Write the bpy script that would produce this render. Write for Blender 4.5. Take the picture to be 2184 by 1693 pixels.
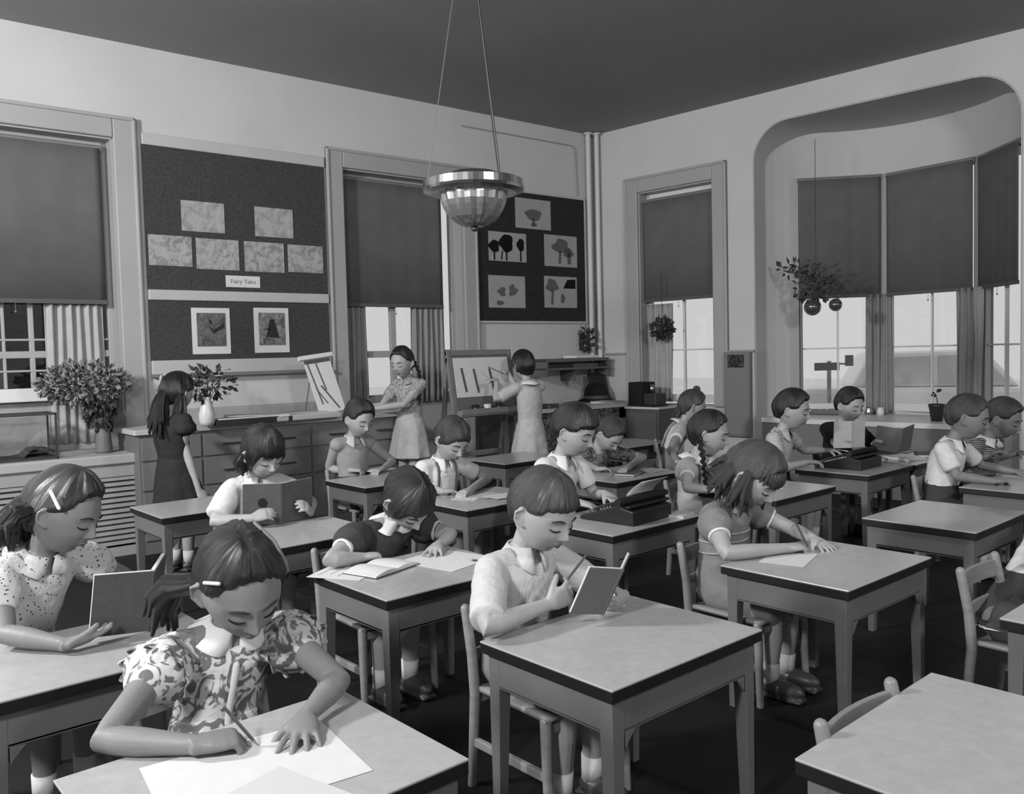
import bpy, math, random
import numpy as np
from mathutils import Matrix, Vector
random.seed(7); np.random.seed(7)
for o in list(bpy.data.objects): bpy.data.objects.remove(o)
SC=bpy.context.scene
COL=SC.collection
# ---------------------------------------------------------------- camera
CX,CY,FPX,CAMH=1092.0,846.5,1816.0,1.218
_p,_r,_y=[math.radians(a) for a in (2.877,-1.42,48.48)]
FW=np.array([-math.sin(_y)*math.cos(_p),math.cos(_y)*math.cos(_p),-math.sin(_p)])
_rt=np.array([math.cos(_y),math.sin(_y),0.0]); _up=np.cross(_rt,FW)
CR=_rt*math.cos(_r)+_up*math.sin(_r); CU=-_rt*math.sin(_r)+_up*math.cos(_r)
CAM=np.array([0,0,CAMH])
cd=bpy.data.cameras.new('camera'); cam=bpy.data.objects.new('camera',cd); COL.objects.link(cam)
cd.sensor_width=36; cd.lens=FPX/2184*36; cd.clip_start=.05; cd.clip_end=200
M=Matrix.Identity(4)
for i in range(3): M[i][0]=CR[i]; M[i][1]=CU[i]; M[i][2]=-FW[i]; M[i][3]=CAM[i]
cam.matrix_world=M; SC.camera=cam
# ---------------------------------------------------------------- world, lights, exposure
w=bpy.data.worlds.new('world'); SC.world=w; w.use_nodes=True
bg=w.node_tree.nodes['Background']; bg.inputs[0].default_value=(1,1,1,1); bg.inputs[1].default_value=.62
SC.view_settings.view_transform='Standard'; SC.view_settings.look='None'
SC.view_settings.exposure=0.0; SC.view_settings.gamma=1.0; SC.view_settings.use_curve_mapping=False
def area(name,loc,target,size,power,shape='SQUARE'):
    l=bpy.data.lights.new(name,'AREA'); l.energy=power; l.size=size; l.shape=shape
    o=bpy.data.objects.new(name,l); COL.objects.link(o); o.location=loc
    o.rotation_euler=(Vector(target)-Vector(loc)).to_track_quat('-Z','Y').to_euler(); return o
area('flash_lamp',(-.75,-1.25,2.35),(-2.6,3.0,.6),.32,88)
area('flash_lamp',(-3.6,-1.6,2.75),(-4.6,5.5,.9),.45,225)
area('flash_lamp',(1.6,2.2,2.9),(-3.4,5.6,1.0),.5,85)
# ---------------------------------------------------------------- pixel -> place helpers (lens geometry of the photograph)
def ray(x,y): return FW+CR*(x-CX)/FPX-CU*(y-CY)/FPX
def at(x,y,ax,v):
    i='XYZ'.index(ax); d=ray(x,y); return CAM+d*((v-CAM[i])/d[i])
C0=np.array([-5.829,6.320,0.0]); AL,AR=math.radians(87.3),math.radians(4.5)
def wmat(a): return Matrix.Translation(Vector(C0))@Matrix.Rotation(a,4,'Z')
ML,MR=wmat(AL),wmat(AR)
def wall(x,y,side,n=0.0):
    a=AL if side=='L' else AR
    ex=np.array([math.cos(a),math.sin(a),0]); ey=np.array([-math.sin(a),math.cos(a),0])
    d=ray(x,y); P0=C0+ey*n; P=CAM+d*(((P0-CAM)@ey)/(d@ey)); return (P-C0)@ex,P[2]
# ---------------------------------------------------------------- materials
MT={}
def nodes(name):
    m=bpy.data.materials.new(name); m.use_nodes=True; nt=m.node_tree
    return m,nt,nt.nodes['Principled BSDF']
def g4(v): return (v,v,v,1)
def mat(name,v,rough=.6,spec=.3,var=.0,vscale=8,bump=0,bscale=60,metal=0,coord='Object',stretch=None,coat=0):
    if name in MT: return MT[name]
    m,nt,b=nodes(name); N=nt.nodes; L=nt.links
    b.inputs['Base Color'].default_value=g4(v); b.inputs['Roughness'].default_value=rough
    b.inputs['Specular IOR Level'].default_value=spec; b.inputs['Metallic'].default_value=metal
    b.inputs['Coat Weight'].default_value=coat
    if var or bump:
        tc=N.new('ShaderNodeTexCoord'); mp=N.new('ShaderNodeMapping'); L.new(tc.outputs[coord],mp.inputs[0])
        if stretch: mp.inputs['Scale'].default_value=stretch
    if var:
        n=N.new('ShaderNodeTexNoise'); n.inputs['Scale'].default_value=vscale; n.inputs['Detail'].default_value=5
        L.new(mp.outputs[0],n.inputs[0]); r=N.new('ShaderNodeMapRange'); L.new(n.outputs[0],r.inputs[0])
        r.inputs[1].default_value=.3; r.inputs[2].default_value=.7
        r.inputs[3].default_value=v*(1-var); r.inputs[4].default_value=v*(1+var); L.new(r.outputs[0],b.inputs['Base Color'])
    if bump:
        n2=N.new('ShaderNodeTexNoise'); n2.inputs['Scale'].default_value=bscale; n2.inputs['Detail'].default_value=4
        L.new(mp.outputs[0],n2.inputs[0]); bp=N.new('ShaderNodeBump'); bp.inputs['Strength'].default_value=bump
        bp.inputs['Distance'].default_value=.004; L.new(n2.outputs[0],bp.inputs['Height']); L.new(bp.outputs[0],b.inputs['Normal'])
    MT[name]=m; return m
def mat_spots(name,base,dark,scale,lo,hi,kind='noise',dist=0.0,rough=.8,stretch=None,mid=None,detail=2):
    """two or three toned print on cloth or paper"""
    if name in MT: return MT[name]
    m,nt,b=nodes(name); N=nt.nodes; L=nt.links
    tc=N.new('ShaderNodeTexCoord'); mp=N.new('ShaderNodeMapping'); L.new(tc.outputs['Object'],mp.inputs[0])
    if stretch: mp.inputs['Scale'].default_value=stretch
    if kind=='noise':
        n=N.new('ShaderNodeTexNoise'); n.inputs['Scale'].default_value=scale; n.inputs['Detail'].default_value=detail
        n.inputs['Distortion'].default_value=dist; out=n.outputs[0]
    elif kind=='vor':
        n=N.new('ShaderNodeTexVoronoi'); n.inputs['Scale'].default_value=scale; out=n.outputs['Distance']
    else:
        n=N.new('ShaderNodeTexWave'); n.inputs['Scale'].default_value=scale; n.bands_direction=kind
        n.inputs['Distortion'].default_value=dist; out=n.outputs['Fac']
    L.new(mp.outputs[0],n.inputs[0])
    cr=N.new('ShaderNodeValToRGB'); L.new(out,cr.inputs[0]); e=cr.color_ramp.elements
    e[0].position=lo; e[0].color=g4(dark); e[1].position=hi; e[1].color=g4(base)
    if mid is not None:
        q=e.new((lo+hi)/2); q.color=g4(mid)
    L.new(cr.outputs[0],b.inputs['Base Color']); b.inputs['Roughness'].default_value=rough; b.inputs['Specular IOR Level'].default_value=.2
    n2=N.new('ShaderNodeTexNoise'); n2.inputs['Scale'].default_value=14; n2.inputs['Detail'].default_value=3
    L.new(tc.outputs['Object'],n2.inputs[0]); bp=N.new('ShaderNodeBump'); bp.inputs['Strength'].default_value=.5; bp.inputs['Distance'].default_value=.02
    L.new(n2.outputs[0],bp.inputs['Height']); L.new(bp.outputs[0],b.inputs['Normal'])
    MT[name]=m; return m
def mat_cloth(name,v,rough=.85,fold=.55): 
    return mat(name,v,rough,.2,var=.07,vscale=30,bump=fold,bscale=16)
def mat_hair(name,v,rough=.30,streak=.6):
    if name in MT: return MT[name]
    m,nt,b=nodes(name); N=nt.nodes; L=nt.links
    a=N.new('ShaderNodeAttribute'); a.attribute_name='st'
    n=N.new('ShaderNodeTexNoise'); n.inputs['Scale'].default_value=16; n.inputs['Detail'].default_value=6; n.inputs['Roughness'].default_value=.7
    L.new(a.outputs['Vector'],n.inputs[0])
    r=N.new('ShaderNodeMapRange'); L.new(n.outputs[0],r.inputs[0]); r.inputs[1].default_value=.3; r.inputs[2].default_value=.7
    r.inputs[3].default_value=v*(1-streak); r.inputs[4].default_value=v*(1+streak*1.3); L.new(r.outputs[0],b.inputs['Base Color'])
    b.inputs['Roughness'].default_value=rough; b.inputs['Specular IOR Level'].default_value=.55
    bp=N.new('ShaderNodeBump'); bp.inputs['Strength'].default_value=.8; bp.inputs['Distance'].default_value=.006
    L.new(n.outputs[0],bp.inputs['Height']); L.new(bp.outputs[0],b.inputs['Normal']); MT[name]=m; return m
def mat_glass():
    m=bpy.data.materials.new('window_glass'); m.use_nodes=True; nt=m.node_tree; N=nt.nodes; L=nt.links
    for n in list(N): N.remove(n)
    o=N.new('ShaderNodeOutputMaterial'); t=N.new('ShaderNodeBsdfTransparent'); t.inputs[0].default_value=(1,1,1,1)
    g=N.new('ShaderNodeBsdfGlossy'); g.inputs['Roughness'].default_value=.02
    mx=N.new('ShaderNodeMixShader'); mx.inputs[0].default_value=.03
    L.new(t.outputs[0],mx.inputs[1]); L.new(g.outputs[0],mx.inputs[2]); L.new(mx.outputs[0],o.inputs[0]); return m
GLASS=mat_glass()
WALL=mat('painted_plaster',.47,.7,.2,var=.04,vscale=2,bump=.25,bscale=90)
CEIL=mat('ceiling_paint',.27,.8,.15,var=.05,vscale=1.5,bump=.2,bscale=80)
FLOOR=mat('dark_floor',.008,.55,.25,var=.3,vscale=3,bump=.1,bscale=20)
TRIM=mat('painted_trim',.31,.45,.35,var=.04,vscale=3)
TRIMW=mat('light_sill_paint',.62,.4,.35)
DADO=mat('dado_paint',.40,.5,.3,var=.05,vscale=4,bump=.3,bscale=120)
SHADE=mat('roller_shade_cloth',.115,.85,.1,var=.07,vscale=6,bump=.15,bscale=200)
SHADEROLL=mat('shade_roller',.17,.6,.3)
CORK=mat('dark_cork',.05,.9,.1,var=.25,vscale=60,bump=.3,bscale=150)
CURT=mat('curtain_net',.22,.9,.1,var=.06,vscale=12)
CURTL=mat('light_curtain_net',.34,.9,.1,var=.06,vscale=12)
CABW=mat('cabinet_paint',.135,.45,.35,var=.05,vscale=3)
COUNTER=mat('counter_laminate',.46,.35,.4,var=.04,vscale=5)
DESKT=mat('desk_laminate',.35,.24,.6,var=.06,vscale=40,bump=.05,bscale=120)
DESKE=mat('desk_edge_black',.006,.5,.4)
DESKB=mat('desk_body_enamel',.115,.45,.35,var=.05,vscale=10)
CHAIRW=mat('chair_maple',.20,.4,.4,var=.15,vscale=6,stretch=(1,1,8))
SKIN=mat('skin',.31,.5,.35,var=.06,vscale=12,bump=.08,bscale=140)
SKIND=mat('tanned_skin',.185,.5,.35,var=.06,vscale=12,bump=.08,bscale=140)
LIP=mat('lips',.13,.45,.35); BROW=mat('eyebrow_hair',.035,.8,.1); LASH=mat('eyelash_hair',.018,.7,.1)
EYEW=mat('eye_white',.5,.2,.5); WHITE=mat_cloth('white_cloth',.56); WHITEC=mat('white_collar_cloth',.62,.8,.2,bump=.2,bscale=30)
PAPER=mat('white_paper',.55,.8,.2,var=.03,vscale=20); PAPERG=mat('grey_paper',.40,.8,.2,var=.05,vscale=20)
BLACK=mat('black_enamel',.012,.35,.5); BLACKM=mat('black_matte',.012,.8,.2); STEEL=mat('bright_steel',.5,.25,.5,metal=1)
DARKC=mat('dark_book_cloth',.075,.6,.3,var=.1,vscale=40,bump=.2,bscale=300); BLKC=mat('near_black_book_cloth',.02,.6,.3)
WOOD=mat('light_wood',.22,.5,.3,var=.12,vscale=6,stretch=(1,1,8)); LEAF=mat('plant_leaf',.045,.5,.3,var=.3,vscale=10)
LEAFL=mat('light_plant_leaf',.17,.5,.3,var=.3,vscale=10); CERAM=mat('white_ceramic',.6,.25,.5); POTD=mat('dark_glazed_pot',.02,.3,.5)
GREYM=mat('grey_metal',.25,.35,.5,metal=.6); SHOE=mat('brown_shoe_leather',.04,.4,.4); SOCK=mat_cloth('white_sock',.5)
# ---------------------------------------------------------------- mesh builder
def A3(p): return np.array(p,float)
def nrm(v):
    v=A3(v); l=np.linalg.norm(v); return v/l if l>1e-9 else v
def rot(yaw,pitch,roll): 
    return np.array(Matrix.Rotation(math.radians(yaw),3,'Z')@Matrix.Rotation(math.radians(pitch),3,'Y')@Matrix.Rotation(math.radians(roll),3,'X'))
I3=np.eye(3)
class MB:
    def __init__(s): s.v=[]; s.f=[]; s.n=0; s.st=[]; s.mi=[]
    def add(s,vs,fs,st=None,mi=0):
        vs=np.asarray(vs,float); s.v.append(vs); s.f+= [tuple(int(i)+s.n for i in f) for f in fs]; s.mi+=[mi]*len(fs)
        s.st.append(vs*0 if st is None else np.asarray(st,float)); s.n+=len(vs); return s
    def box(s,c,size,R=I3,mi=0,taper=None):
        c=A3(c); h=A3(size)/2; q=[]
        for z in (-1,1):
            k=1 if (z>0 or taper is None) else taper
            for x,y in ((-1,-1),(1,-1),(1,1),(-1,1)): q.append(R@A3((x*h[0]*k,y*h[1]*k,z*h[2]))+c)
        return s.add(q,[(3,2,1,0),(4,5,6,7),(0,1,5,4),(1,2,6,5),(2,3,7,6),(3,0,4,7)],mi=mi)
    def bb(s,x0,x1,y0,y1,z0,z1,mi=0): return s.box(((x0+x1)/2,(y0+y1)/2,(z0+z1)/2),(x1-x0,y1-y0,z1-z0),mi=mi)
    def rings(s,R,cap=True,closed=True,st=None,mi=0):
        n=len(R[0]); vs=np.concatenate(R); fs=[]
        for i in range(len(R)-1):
            for j in range(n if closed else n-1):
                k=(j+1)%n; fs.append((i*n+j,i*n+k,(i+1)*n+k,(i+1)*n+j))
        if cap: fs.append(tuple(range(n-1,-1,-1))); fs.append(tuple((len(R)-1)*n+j for j in range(n)))
        return s.add(vs,fs,st,mi)
    def tube(s,pts,rad,n=12,up=(0,0,1),rnd=True,ay=1.0,mi=0,k=1.0):
        """round tube through pts; rad scalar/list; ay flattens across 'up'"""
        P=[A3(p) for p in pts]; m=len(P)
        r=[rad]*m if np.isscalar(rad) else list(rad)
        T=[nrm(P[min(i+1,m-1)]-P[max(i-1,0)]) for i in range(m)]
        u=A3(up); 
        if abs(np.dot(nrm(u),T[0]))>.95: u=A3((1,0,0)) if abs(T[0][0])<.9 else A3((0,1,0))
        if rnd:
            c0,c1=[],[]
            for a in (75,45,20):
                a=math.radians(a); c0.append((P[0]-T[0]*r[0]*math.sin(a)*k,r[0]*math.cos(a),T[0]))
            for a in (20,45,75):
                a=math.radians(a); c1.append((P[-1]+T[-1]*r[-1]*math.sin(a)*k,r[-1]*math.cos(a),T[-1]))
            seq=c0+[(P[i],r[i],T[i]) for i in range(m)]+c1
        else: seq=[(P[i],r[i],T[i]) for i in range(m)]
        R=[];S=[];L=0;prev=None
        for p,q,t in seq:
            u=u-t*np.dot(u,t); u=nrm(u); b=np.cross(t,u)
            if prev is not None: L+=np.linalg.norm(p-prev)
            prev=p
            an=np.linspace(0,2*math.pi,n,endpoint=False)
            R.append(p+np.outer(np.cos(an)*q*ay,u)+np.outer(np.sin(an)*q,b)); S.append(np.stack([np.cos(an)*1.5,np.sin(an)*1.5,an*0+L*4],1))
        return s.rings(R,st=np.concatenate(S),mi=mi)
    def ell(s,c,r,R=I3,n=16,m=10,mi=0):
        c=A3(c); rs=[]; r=A3(r) if not np.isscalar(r) else A3((r,r,r)); S=[]
        for i in range(m+1):
            th=math.pi*(i+.02 if i==0 else (i-.02 if i==m else i))/m; an=np.linspace(0,2*math.pi,n,endpoint=False)
            p=np.stack([r[0]*math.sin(th)*np.cos(an),r[1]*math.sin(th)*np.sin(an),an*0-r[2]*math.cos(th)],1)
            rs.append(p@R.T+c); S.append(np.stack([np.cos(an)*1.5,np.sin(an)*1.5,an*0+th*.5],1))
        return s.rings(rs,st=np.concatenate(S),mi=mi)
    def lathe(s,c,prof,n=24,R=I3,mi=0,cap=True):
        rs=[]; an=np.linspace(0,2*math.pi,n,endpoint=False)
        for q,z in prof: rs.append(np.stack([q*np.cos(an),q*np.sin(an),an*0+z],1)@R.T+A3(c))
        return s.rings(rs,cap=cap,mi=mi)
    def prism(s,poly,axis,a,b,mi=0):
        """poly list of 2d points extruded along axis from a to b"""
        def P(p,t): return {'x':(t,p[0],p[1]),'y':(p[0],t,p[1]),'z':(p[0],p[1],t)}[axis]
        n=len(poly); vs=[P(p,a) for p in poly]+[P(p,b) for p in poly]
        fs=[tuple(range(n)),tuple(range(2*n-1,n-1,-1))]+[(i,i+n,(i+1)%n+n,(i+1)%n) for i in range(n)]
        return s.add(vs,fs,mi=mi)
    def xf(s,M):
        R=np.array(M.to_3x3()); t=A3(M.translation); s.v=[v@R.T+t for v in s.v]; return s
    def build(s,name,mats,parent=None,inv=None,smooth=False,bevel=0,local=None,remesh=0,sm=0,solid=0,disp=0,attr=False,fixn=True):
        v=np.concatenate(s.v) if s.v else np.zeros((0,3))
        if inv is not None:
            R=np.array(inv.to_3x3()); v=v@R.T+A3(inv.translation)
        me=bpy.data.meshes.new(name); me.from_pydata(v.tolist(),[],s.f)
        if not isinstance(mats,(list,tuple)): mats=[mats]
        for m in mats: me.materials.append(m)
        if len(mats)>1: me.polygons.foreach_set('material_index',s.mi)
        if attr:
            a=me.attributes.new('st','FLOAT_VECTOR','POINT'); a.data.foreach_set('vector',np.concatenate(s.st).ravel())
        me.update()
        if fixn:
            import bmesh
            bm=bmesh.new(); bm.from_mesh(me); bmesh.ops.recalc_face_normals(bm,faces=bm.faces); bm.to_mesh(me); bm.free()
        if smooth: me.polygons.foreach_set('use_smooth',[True]*len(me.polygons))
        o=bpy.data.objects.new(name,me); COL.objects.link(o)
        if parent is not None: o.parent=parent
        if local is not None: o.matrix_local=local if parent is not None else local; 
        if bevel: b=o.modifiers.new('bevel','BEVEL'); b.width=bevel; b.segments=2; b.limit_method='ANGLE'
        if solid: b=o.modifiers.new('solid','SOLIDIFY'); b.thickness=solid; b.offset=0
        if remesh:
            b=o.modifiers.new('skin','REMESH'); b.mode='VOXEL'; b.voxel_size=remesh; b.use_smooth_shade=True
        if sm: b=o.modifiers.new('smooth','SMOOTH'); b.factor=.5; b.iterations=sm
        if disp:
            t=bpy.data.textures.get('folds') or bpy.data.textures.new('folds','CLOUDS'); t.noise_scale=.055; t.noise_depth=1
            b=o.modifiers.new('folds','DISPLACE'); b.texture=t; b.strength=disp; b.mid_level=.5; b.texture_coords='LOCAL'
        return o
def thing(name,label,cat,M=Matrix.Identity(4),group=None,kind=None):
    o=bpy.data.objects.new(name,None); COL.objects.link(o); o.empty_display_size=.05
    if not isinstance(M,Matrix): M=Matrix.Translation(Vector(M))
    o.matrix_world=M; o['_m']=[x for r in M for x in r]
    tag(o,label,cat,group,kind); return o
def inv(o): return Matrix([o['_m'][i*4:i*4+4] for i in range(4)]).inverted()
def tag(o,label=None,cat=None,group=None,kind=None):
    if label: o['label']=label
    if cat: o['category']=cat
    if group: o['group']=group
    if kind: o['kind']=kind
    return o
def struct(name,mb,m,M=None,parent=None,**k):
    o=mb.build(name,m,parent,**k)
    if M is not None: o.matrix_world=M
    if parent is None: o['kind']='structure'
    return o
def copy_tree(o,parent=None):
    c=o.copy(); COL.objects.link(c)
    if parent: c.parent=parent; c.matrix_parent_inverse=Matrix.Identity(4)
    for ch in list(o.children): copy_tree(ch,c)
    return c
def place(o,M,label,group=None):
    o.matrix_world=M; o['_m']=[x for r in M for x in r]; o['label']=label
    if group: o['group']=group
def TM(x,y,z=0,a=0): return Matrix.Translation((x,y,z))@Matrix.Rotation(math.radians(a),4,'Z')
# ================================================================ THE ROOM
HC=3.36
def wall_boxes(mb,u0,u1,z0,z1,holes,t):
    us=sorted({u0,u1,*[h[0] for h in holes],*[h[1] for h in holes]})
    for a,b in zip(us[:-1],us[1:]):
        hs=sorted([h for h in holes if h[0]<=a+1e-6 and h[1]>=b-1e-6],key=lambda h:h[2]); z=z0
        for h in hs:
            if h[2]>z: mb.bb(a,b,0,t,z,h[2])
            z=h[3]
        if z<z1: mb.bb(a,b,0,t,z,z1)
W1=(-5.64,-4.475,.645,2.72); W2=(-2.785,-1.63,.80,2.72); W3=(.528,1.33,.70,2.718)
mb=MB(); wall_boxes(mb,-9.0,.22,0,HC,[W1,W2],.22); struct('wall_left',mb,WALL,ML)
# right wall with the arched bay opening
NU0,NU1,NZ,NR=1.723,3.745,3.106,.31
def outline():
    P=[(NU0,0.0),(NU0,.6),(NU0,1.6),(NU0,NZ-NR)]
    for a in range(10,91,10): a=math.radians(a); P.append((NU0+NR-NR*math.cos(a),NZ-NR+NR*math.sin(a)))
    for i in range(1,12): P.append((NU0+NR+(NU1-NU0-2*NR)*i/12,NZ))
    for a in range(90,-1,-10): a=math.radians(a); P.append((NU1-NR+NR*math.cos(a),NZ-NR+NR*math.sin(a)))
    return P+[(NU1,1.6),(NU1,.6),(NU1,0.0)]
OUT=outline()
mb=MB(); wall_boxes(mb,-.01,NU0,0,HC,[W3],.18); mb.bb(NU1,8.0,0,.18,0,HC)
top=[p for p in OUT if p[1]>=NZ-NR-1e-6]
for (a,za),(b,zb) in zip(top[:-1],top[1:]):
    if b-a>1e-6: mb.add([(a,0,za),(b,0,zb),(b,0,HC),(a,0,HC),(a,.18,za),(b,.18,zb),(b,.18,HC),(a,.18,HC)],
        [(0,1,2,3),(7,6,5,4),(0,4,5,1),(3,2,6,7)])
struct('wall_right',mb,WALL,MR,fixn=False)
BC,BR=(2.732,-.135),1.058
def arcn(u): return BC[1]+math.sqrt(max(BR**2-(u-BC[0])**2,0))
POST=[1.86,2.482,3.262,3.69]
mb=MB() # soffit and cheeks of the alcove
for (a,za),(b,zb) in zip(OUT[:-1],OUT[1:]):
    na,nb=arcn(a)+.01,arcn(b)+.01
    mb.add([(a,0,za),(b,0,zb),(b,nb,zb),(a,na,za)],[(0,1,2,3)])
struct('wall_alcove',mb,WALL,MR,fixn=False,solid=.01)
def zo(u):
    for (a,za),(b,zb) in zip(top[:-1],top[1:]):
        if a<=u<=b and b>a: return za+(zb-za)*(u-a)/(b-a)
    return NZ
mb=MB(); us=sorted(set([NU0,NU1]+POST+[NU0+(NU1-NU0)*i/48 for i in range(49)]))
def strip(mb,a,b,z0,z1a,z1b,t=.16):
    def pt(u,k,z):
        n=arcn(u); d=nrm((u-BC[0],n-BC[1])); return (u+d[0]*k,n+d[1]*k,z)
    mb.add([pt(a,0,z0),pt(b,0,z0),pt(b,0,z1b),pt(a,0,z1a),pt(a,t,z0),pt(b,t,z0),pt(b,t,z1b),pt(a,t,z1a)],
        [(0,1,2,3),(7,6,5,4),(0,4,5,1),(3,2,6,7),(0,3,7,4),(1,5,6,2)])
for a,b in zip(us[:-1],us[1:]):
    mid=(a+b)/2
    if mid<POST[0] or mid>POST[3]: strip(mb,a,b,0,zo(a)+.02,zo(b)+.02)
    else: strip(mb,a,b,0,.655,.655); strip(mb,a,b,2.70,zo(a)+.02,zo(b)+.02)
struct('wall_bay',mb,WALL,MR,smooth=False)
# ceiling and floor
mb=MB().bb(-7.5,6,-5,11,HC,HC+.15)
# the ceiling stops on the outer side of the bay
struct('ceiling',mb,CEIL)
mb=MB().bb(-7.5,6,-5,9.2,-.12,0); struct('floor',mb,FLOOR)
# alcove bench and sill
mb=MB(); mb.prism([(NU0,.10),(NU1,.10)]+[(u,arcn(u)-.002) for u in np.linspace(NU1,NU0,24)],'z',0,.572); struct('trim_1',mb,mat('bench_paint',.16,.5,.3),MR)
mb=MB(); mb.prism([(NU0+.002,.085),(NU1-.002,.085)]+[(u,arcn(u)-.004) for u in np.linspace(NU1-.002,NU0+.002,24)],'z',.572,.612); struct('trim_2',mb,TRIMW,MR)
# dado boards, rails and skirting
mb=MB().bb(.04,.385,-.012,0,.12,1.185).bb(1.46,NU0,-.012,0,.12,1.185); struct('trim_3',mb,DADO,MR)
mb=MB().bb(.04,.385,-.028,0,1.185,1.205).bb(1.46,NU0+.0,-.028,0,1.185,1.205); struct('trim_4',mb,mat('dado_rail',.25,.5,.3),MR)
mb=MB().bb(.0,8,-.02,0,0,.12); 
mb=MB().bb(.04,NU0,-.02,0,0,.12).bb(NU1,8,-.02,0,0,.12); struct('baseboard_right',mb,TRIM,MR)
mb=MB().bb(-9,-.02,-.02,0,0,.12); struct('baseboard_left',mb,TRIM,ML)
mb=MB()
for (a,za),(b,zb) in zip(OUT[:3],OUT[1:4]):
    if za<1.2: mb.bb(NU0-.001,NU0+.008,.0,.18,za,min(zb,1.19))
struct('trim_5',mb,DADO,MR)

def window(k,Mw,u0,u1,z0,z1,zg,cw=.145,d=.12,casing=True,rails=(),muntv=(),stile=.05,tone=TRIM,inner=TRIM,cs=1.0):
    t=thing('window_%d'%k,None,None,Mw,kind='structure')
    if casing:
        mb=MB().bb(u0-cw,u0,-.028,0,z0,z1+cw).bb(u1,u1+cw,-.028,0,z0,z1+cw).bb(u0,u1,-.028,0,z1,z1+cw)
        mb.bb(u0-cw,u0-cw+.025,-.04,-.0,z0,z1+cw).bb(u1+cw-.025,u1+cw,-.04,-.0,z0,z1+cw).bb(u0-cw,u1+cw,-.04,0,z1+cw-.025,z1+cw)
        mb.build('window_casing',tone,t,bevel=.008)
        mb=MB().bb(u0-.001,u0+.012,0,d+.06,z0,z1).bb(u1-.012,u1+.001,0,d+.06,z0,z1).bb(u0,u1,0,d+.06,z1-.012,z1+.001).bb(u0,u1,0,d+.06,z0-.001,z0+.012)
        mb.build('window_reveal',tone,t)
    mb=MB().bb(u0,u0+stile,d,d+.045,zg-.06,z1).bb(u1-stile,u1,d,d+.045,zg-.06,z1).bb(u0,u1,d,d+.045,z1-.05,z1).bb(u0,u1,d,d+.045,zg-.07,zg)
    for z,h in rails: mb.bb(u0+stile,u1-stile,d+.005,d+.04,z-h/2,z+h/2)
    for u,h in muntv: mb.bb(u-h/2,u+h/2,d+.006,d+.039,zg,z1-.05)
    mb.build('window_sash',inner,t,bevel=.004)
    MB().bb(u0+stile-.005,u1-stile+.005,d+.02,d+.024,zg-.01,z1-.045).build('window_pane',GLASS,t)
    if zg-.07>z0+.03:
        MB().bb(u0+.012,u1-.012,d,d+.05,z0+.012,zg-.07).build('window_apron',tone,t)
    return t
def blind(Mw,u0,u1,zb,zt,y,label,rollup=True,group='roller blinds'):
    t=thing('roller_blind',label,'blind',Mw,group)
    MB().tube([(u0-.01,y-.0,zt),(u1+.01,y,zt)],.026,16,rnd=False).build('roller',SHADEROLL,t,smooth=False)
    n=24; R=[]
    mb=MB()
    vs=[];fs=[]
    for i in range(n+1):
        u=u0+(u1-u0)*i/n; o=.0015*math.sin(i*1.3)
        for z,yy in ((zt,y-.026),(zt-.15,y-.024),(zb+.02,y-.022)): vs.append((u,yy+o,z))
    for i in range(n):
        for j in range(2): a=i*3+j; fs.append((a,a+3,a+4,a+1))
    mb.add(vs,fs); mb.build('shade_cloth',SHADE,t,smooth=True,solid=.002)
    MB().bb(u0,u1,y-.030,y-.014,zb,zb+.028).build('hem_bar',mat('hem_bar',.085,.7,.2),t)
    MB().tube([((u0+u1)/2,y-.024,zb),((u0+u1)/2,y-.024,zb-.05)],.0015,6).ell(((u0+u1)/2,y-.024,zb-.055),.007,n=8,m=6).build('pull_cord',SHADEROLL,t)
def curtain(Mw,u0,u1,z0,z1,y,label,m=CURT,amp=.018,waves=None,rag=0):
    n=max(12,int((u1-u0)/.008)); waves=waves or max(2,(u1-u0)/.055); vs=[];fs=[]; nz=10
    for i in range(n+1):
        f=i/n
        for j in range(nz+1):
            g=j/nz; a=amp*(.6+.4*g)*math.sin(f*waves*2*math.pi+.5*math.sin(g*3+f*5))+.006*math.sin(f*17+g*4)
            vs.append((u0+(u1-u0)*f,y+a,z0+(z1-z0)*g))
    for i in range(n):
        for j in range(nz): q=i*(nz+1)+j; fs.append((q,q+nz+1,q+nz+2,q+1))
    o=MB().add(vs,fs).build('curtain',m,None,smooth=True,solid=.002); o.matrix_world=Mw
    tag(o,label,'curtain','net curtains under the roller blinds'); return o
# window 1 (left edge), window 2 (behind the easel pad), window 3 (narrow, right wall)
u_a=wall(8,740,'L',.14)[0]; u_b=wall(68,740,'L',.14)[0]
window(1,ML,*W1,zg=1.075,muntv=((u_a,.018),(u_b,.03),(u_a-.28,.018)),rails=((wall(30,725,'L',.14)[1],.014),(wall(30,757,'L',.14)[1],.045),(wall(30,792,'L',.14)[1],.014)),inner=TRIM)
MB().bb(W1[0]+.02,W1[1]-.02,.06,.125,.99,1.075).xf(ML).build('window_stool',TRIMW,bpy.data.objects['window_1'],inv=ML.inverted(),bevel=.004)
um=wall(837,700,'L',.14)[0]
window(2,ML,*W2,zg=.905,muntv=((um,.055),),rails=((1.245,.055),))
window(3,MR,*W3,zg=.80,muntv=((.93,.02),),rails=((1.22,.014),),inner=TRIMW)
blind(ML,W1[0]+.02,wall(219,500,'L',.09)[0],wall(110,647,'L',.07)[1],2.655,.09,'wide dark roller blind in the leftmost window above the aquarium')
blind(ML,W2[0]+.02,wall(938,500,'L',.09)[0],wall(830,655,'L',.07)[1],2.655,.09,'dark roller blind in the window between the two notice boards')
blind(MR,W3[0]+.015,W3[1]-.015,wall(1450,640,'R',.05)[1],2.63,.07,'narrow dark roller blind in the slim window beside the corner pipes')
c1a,c1b=wall(99,760,'L',.1)[0],wall(224,760,'L',.1)[0]
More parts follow.
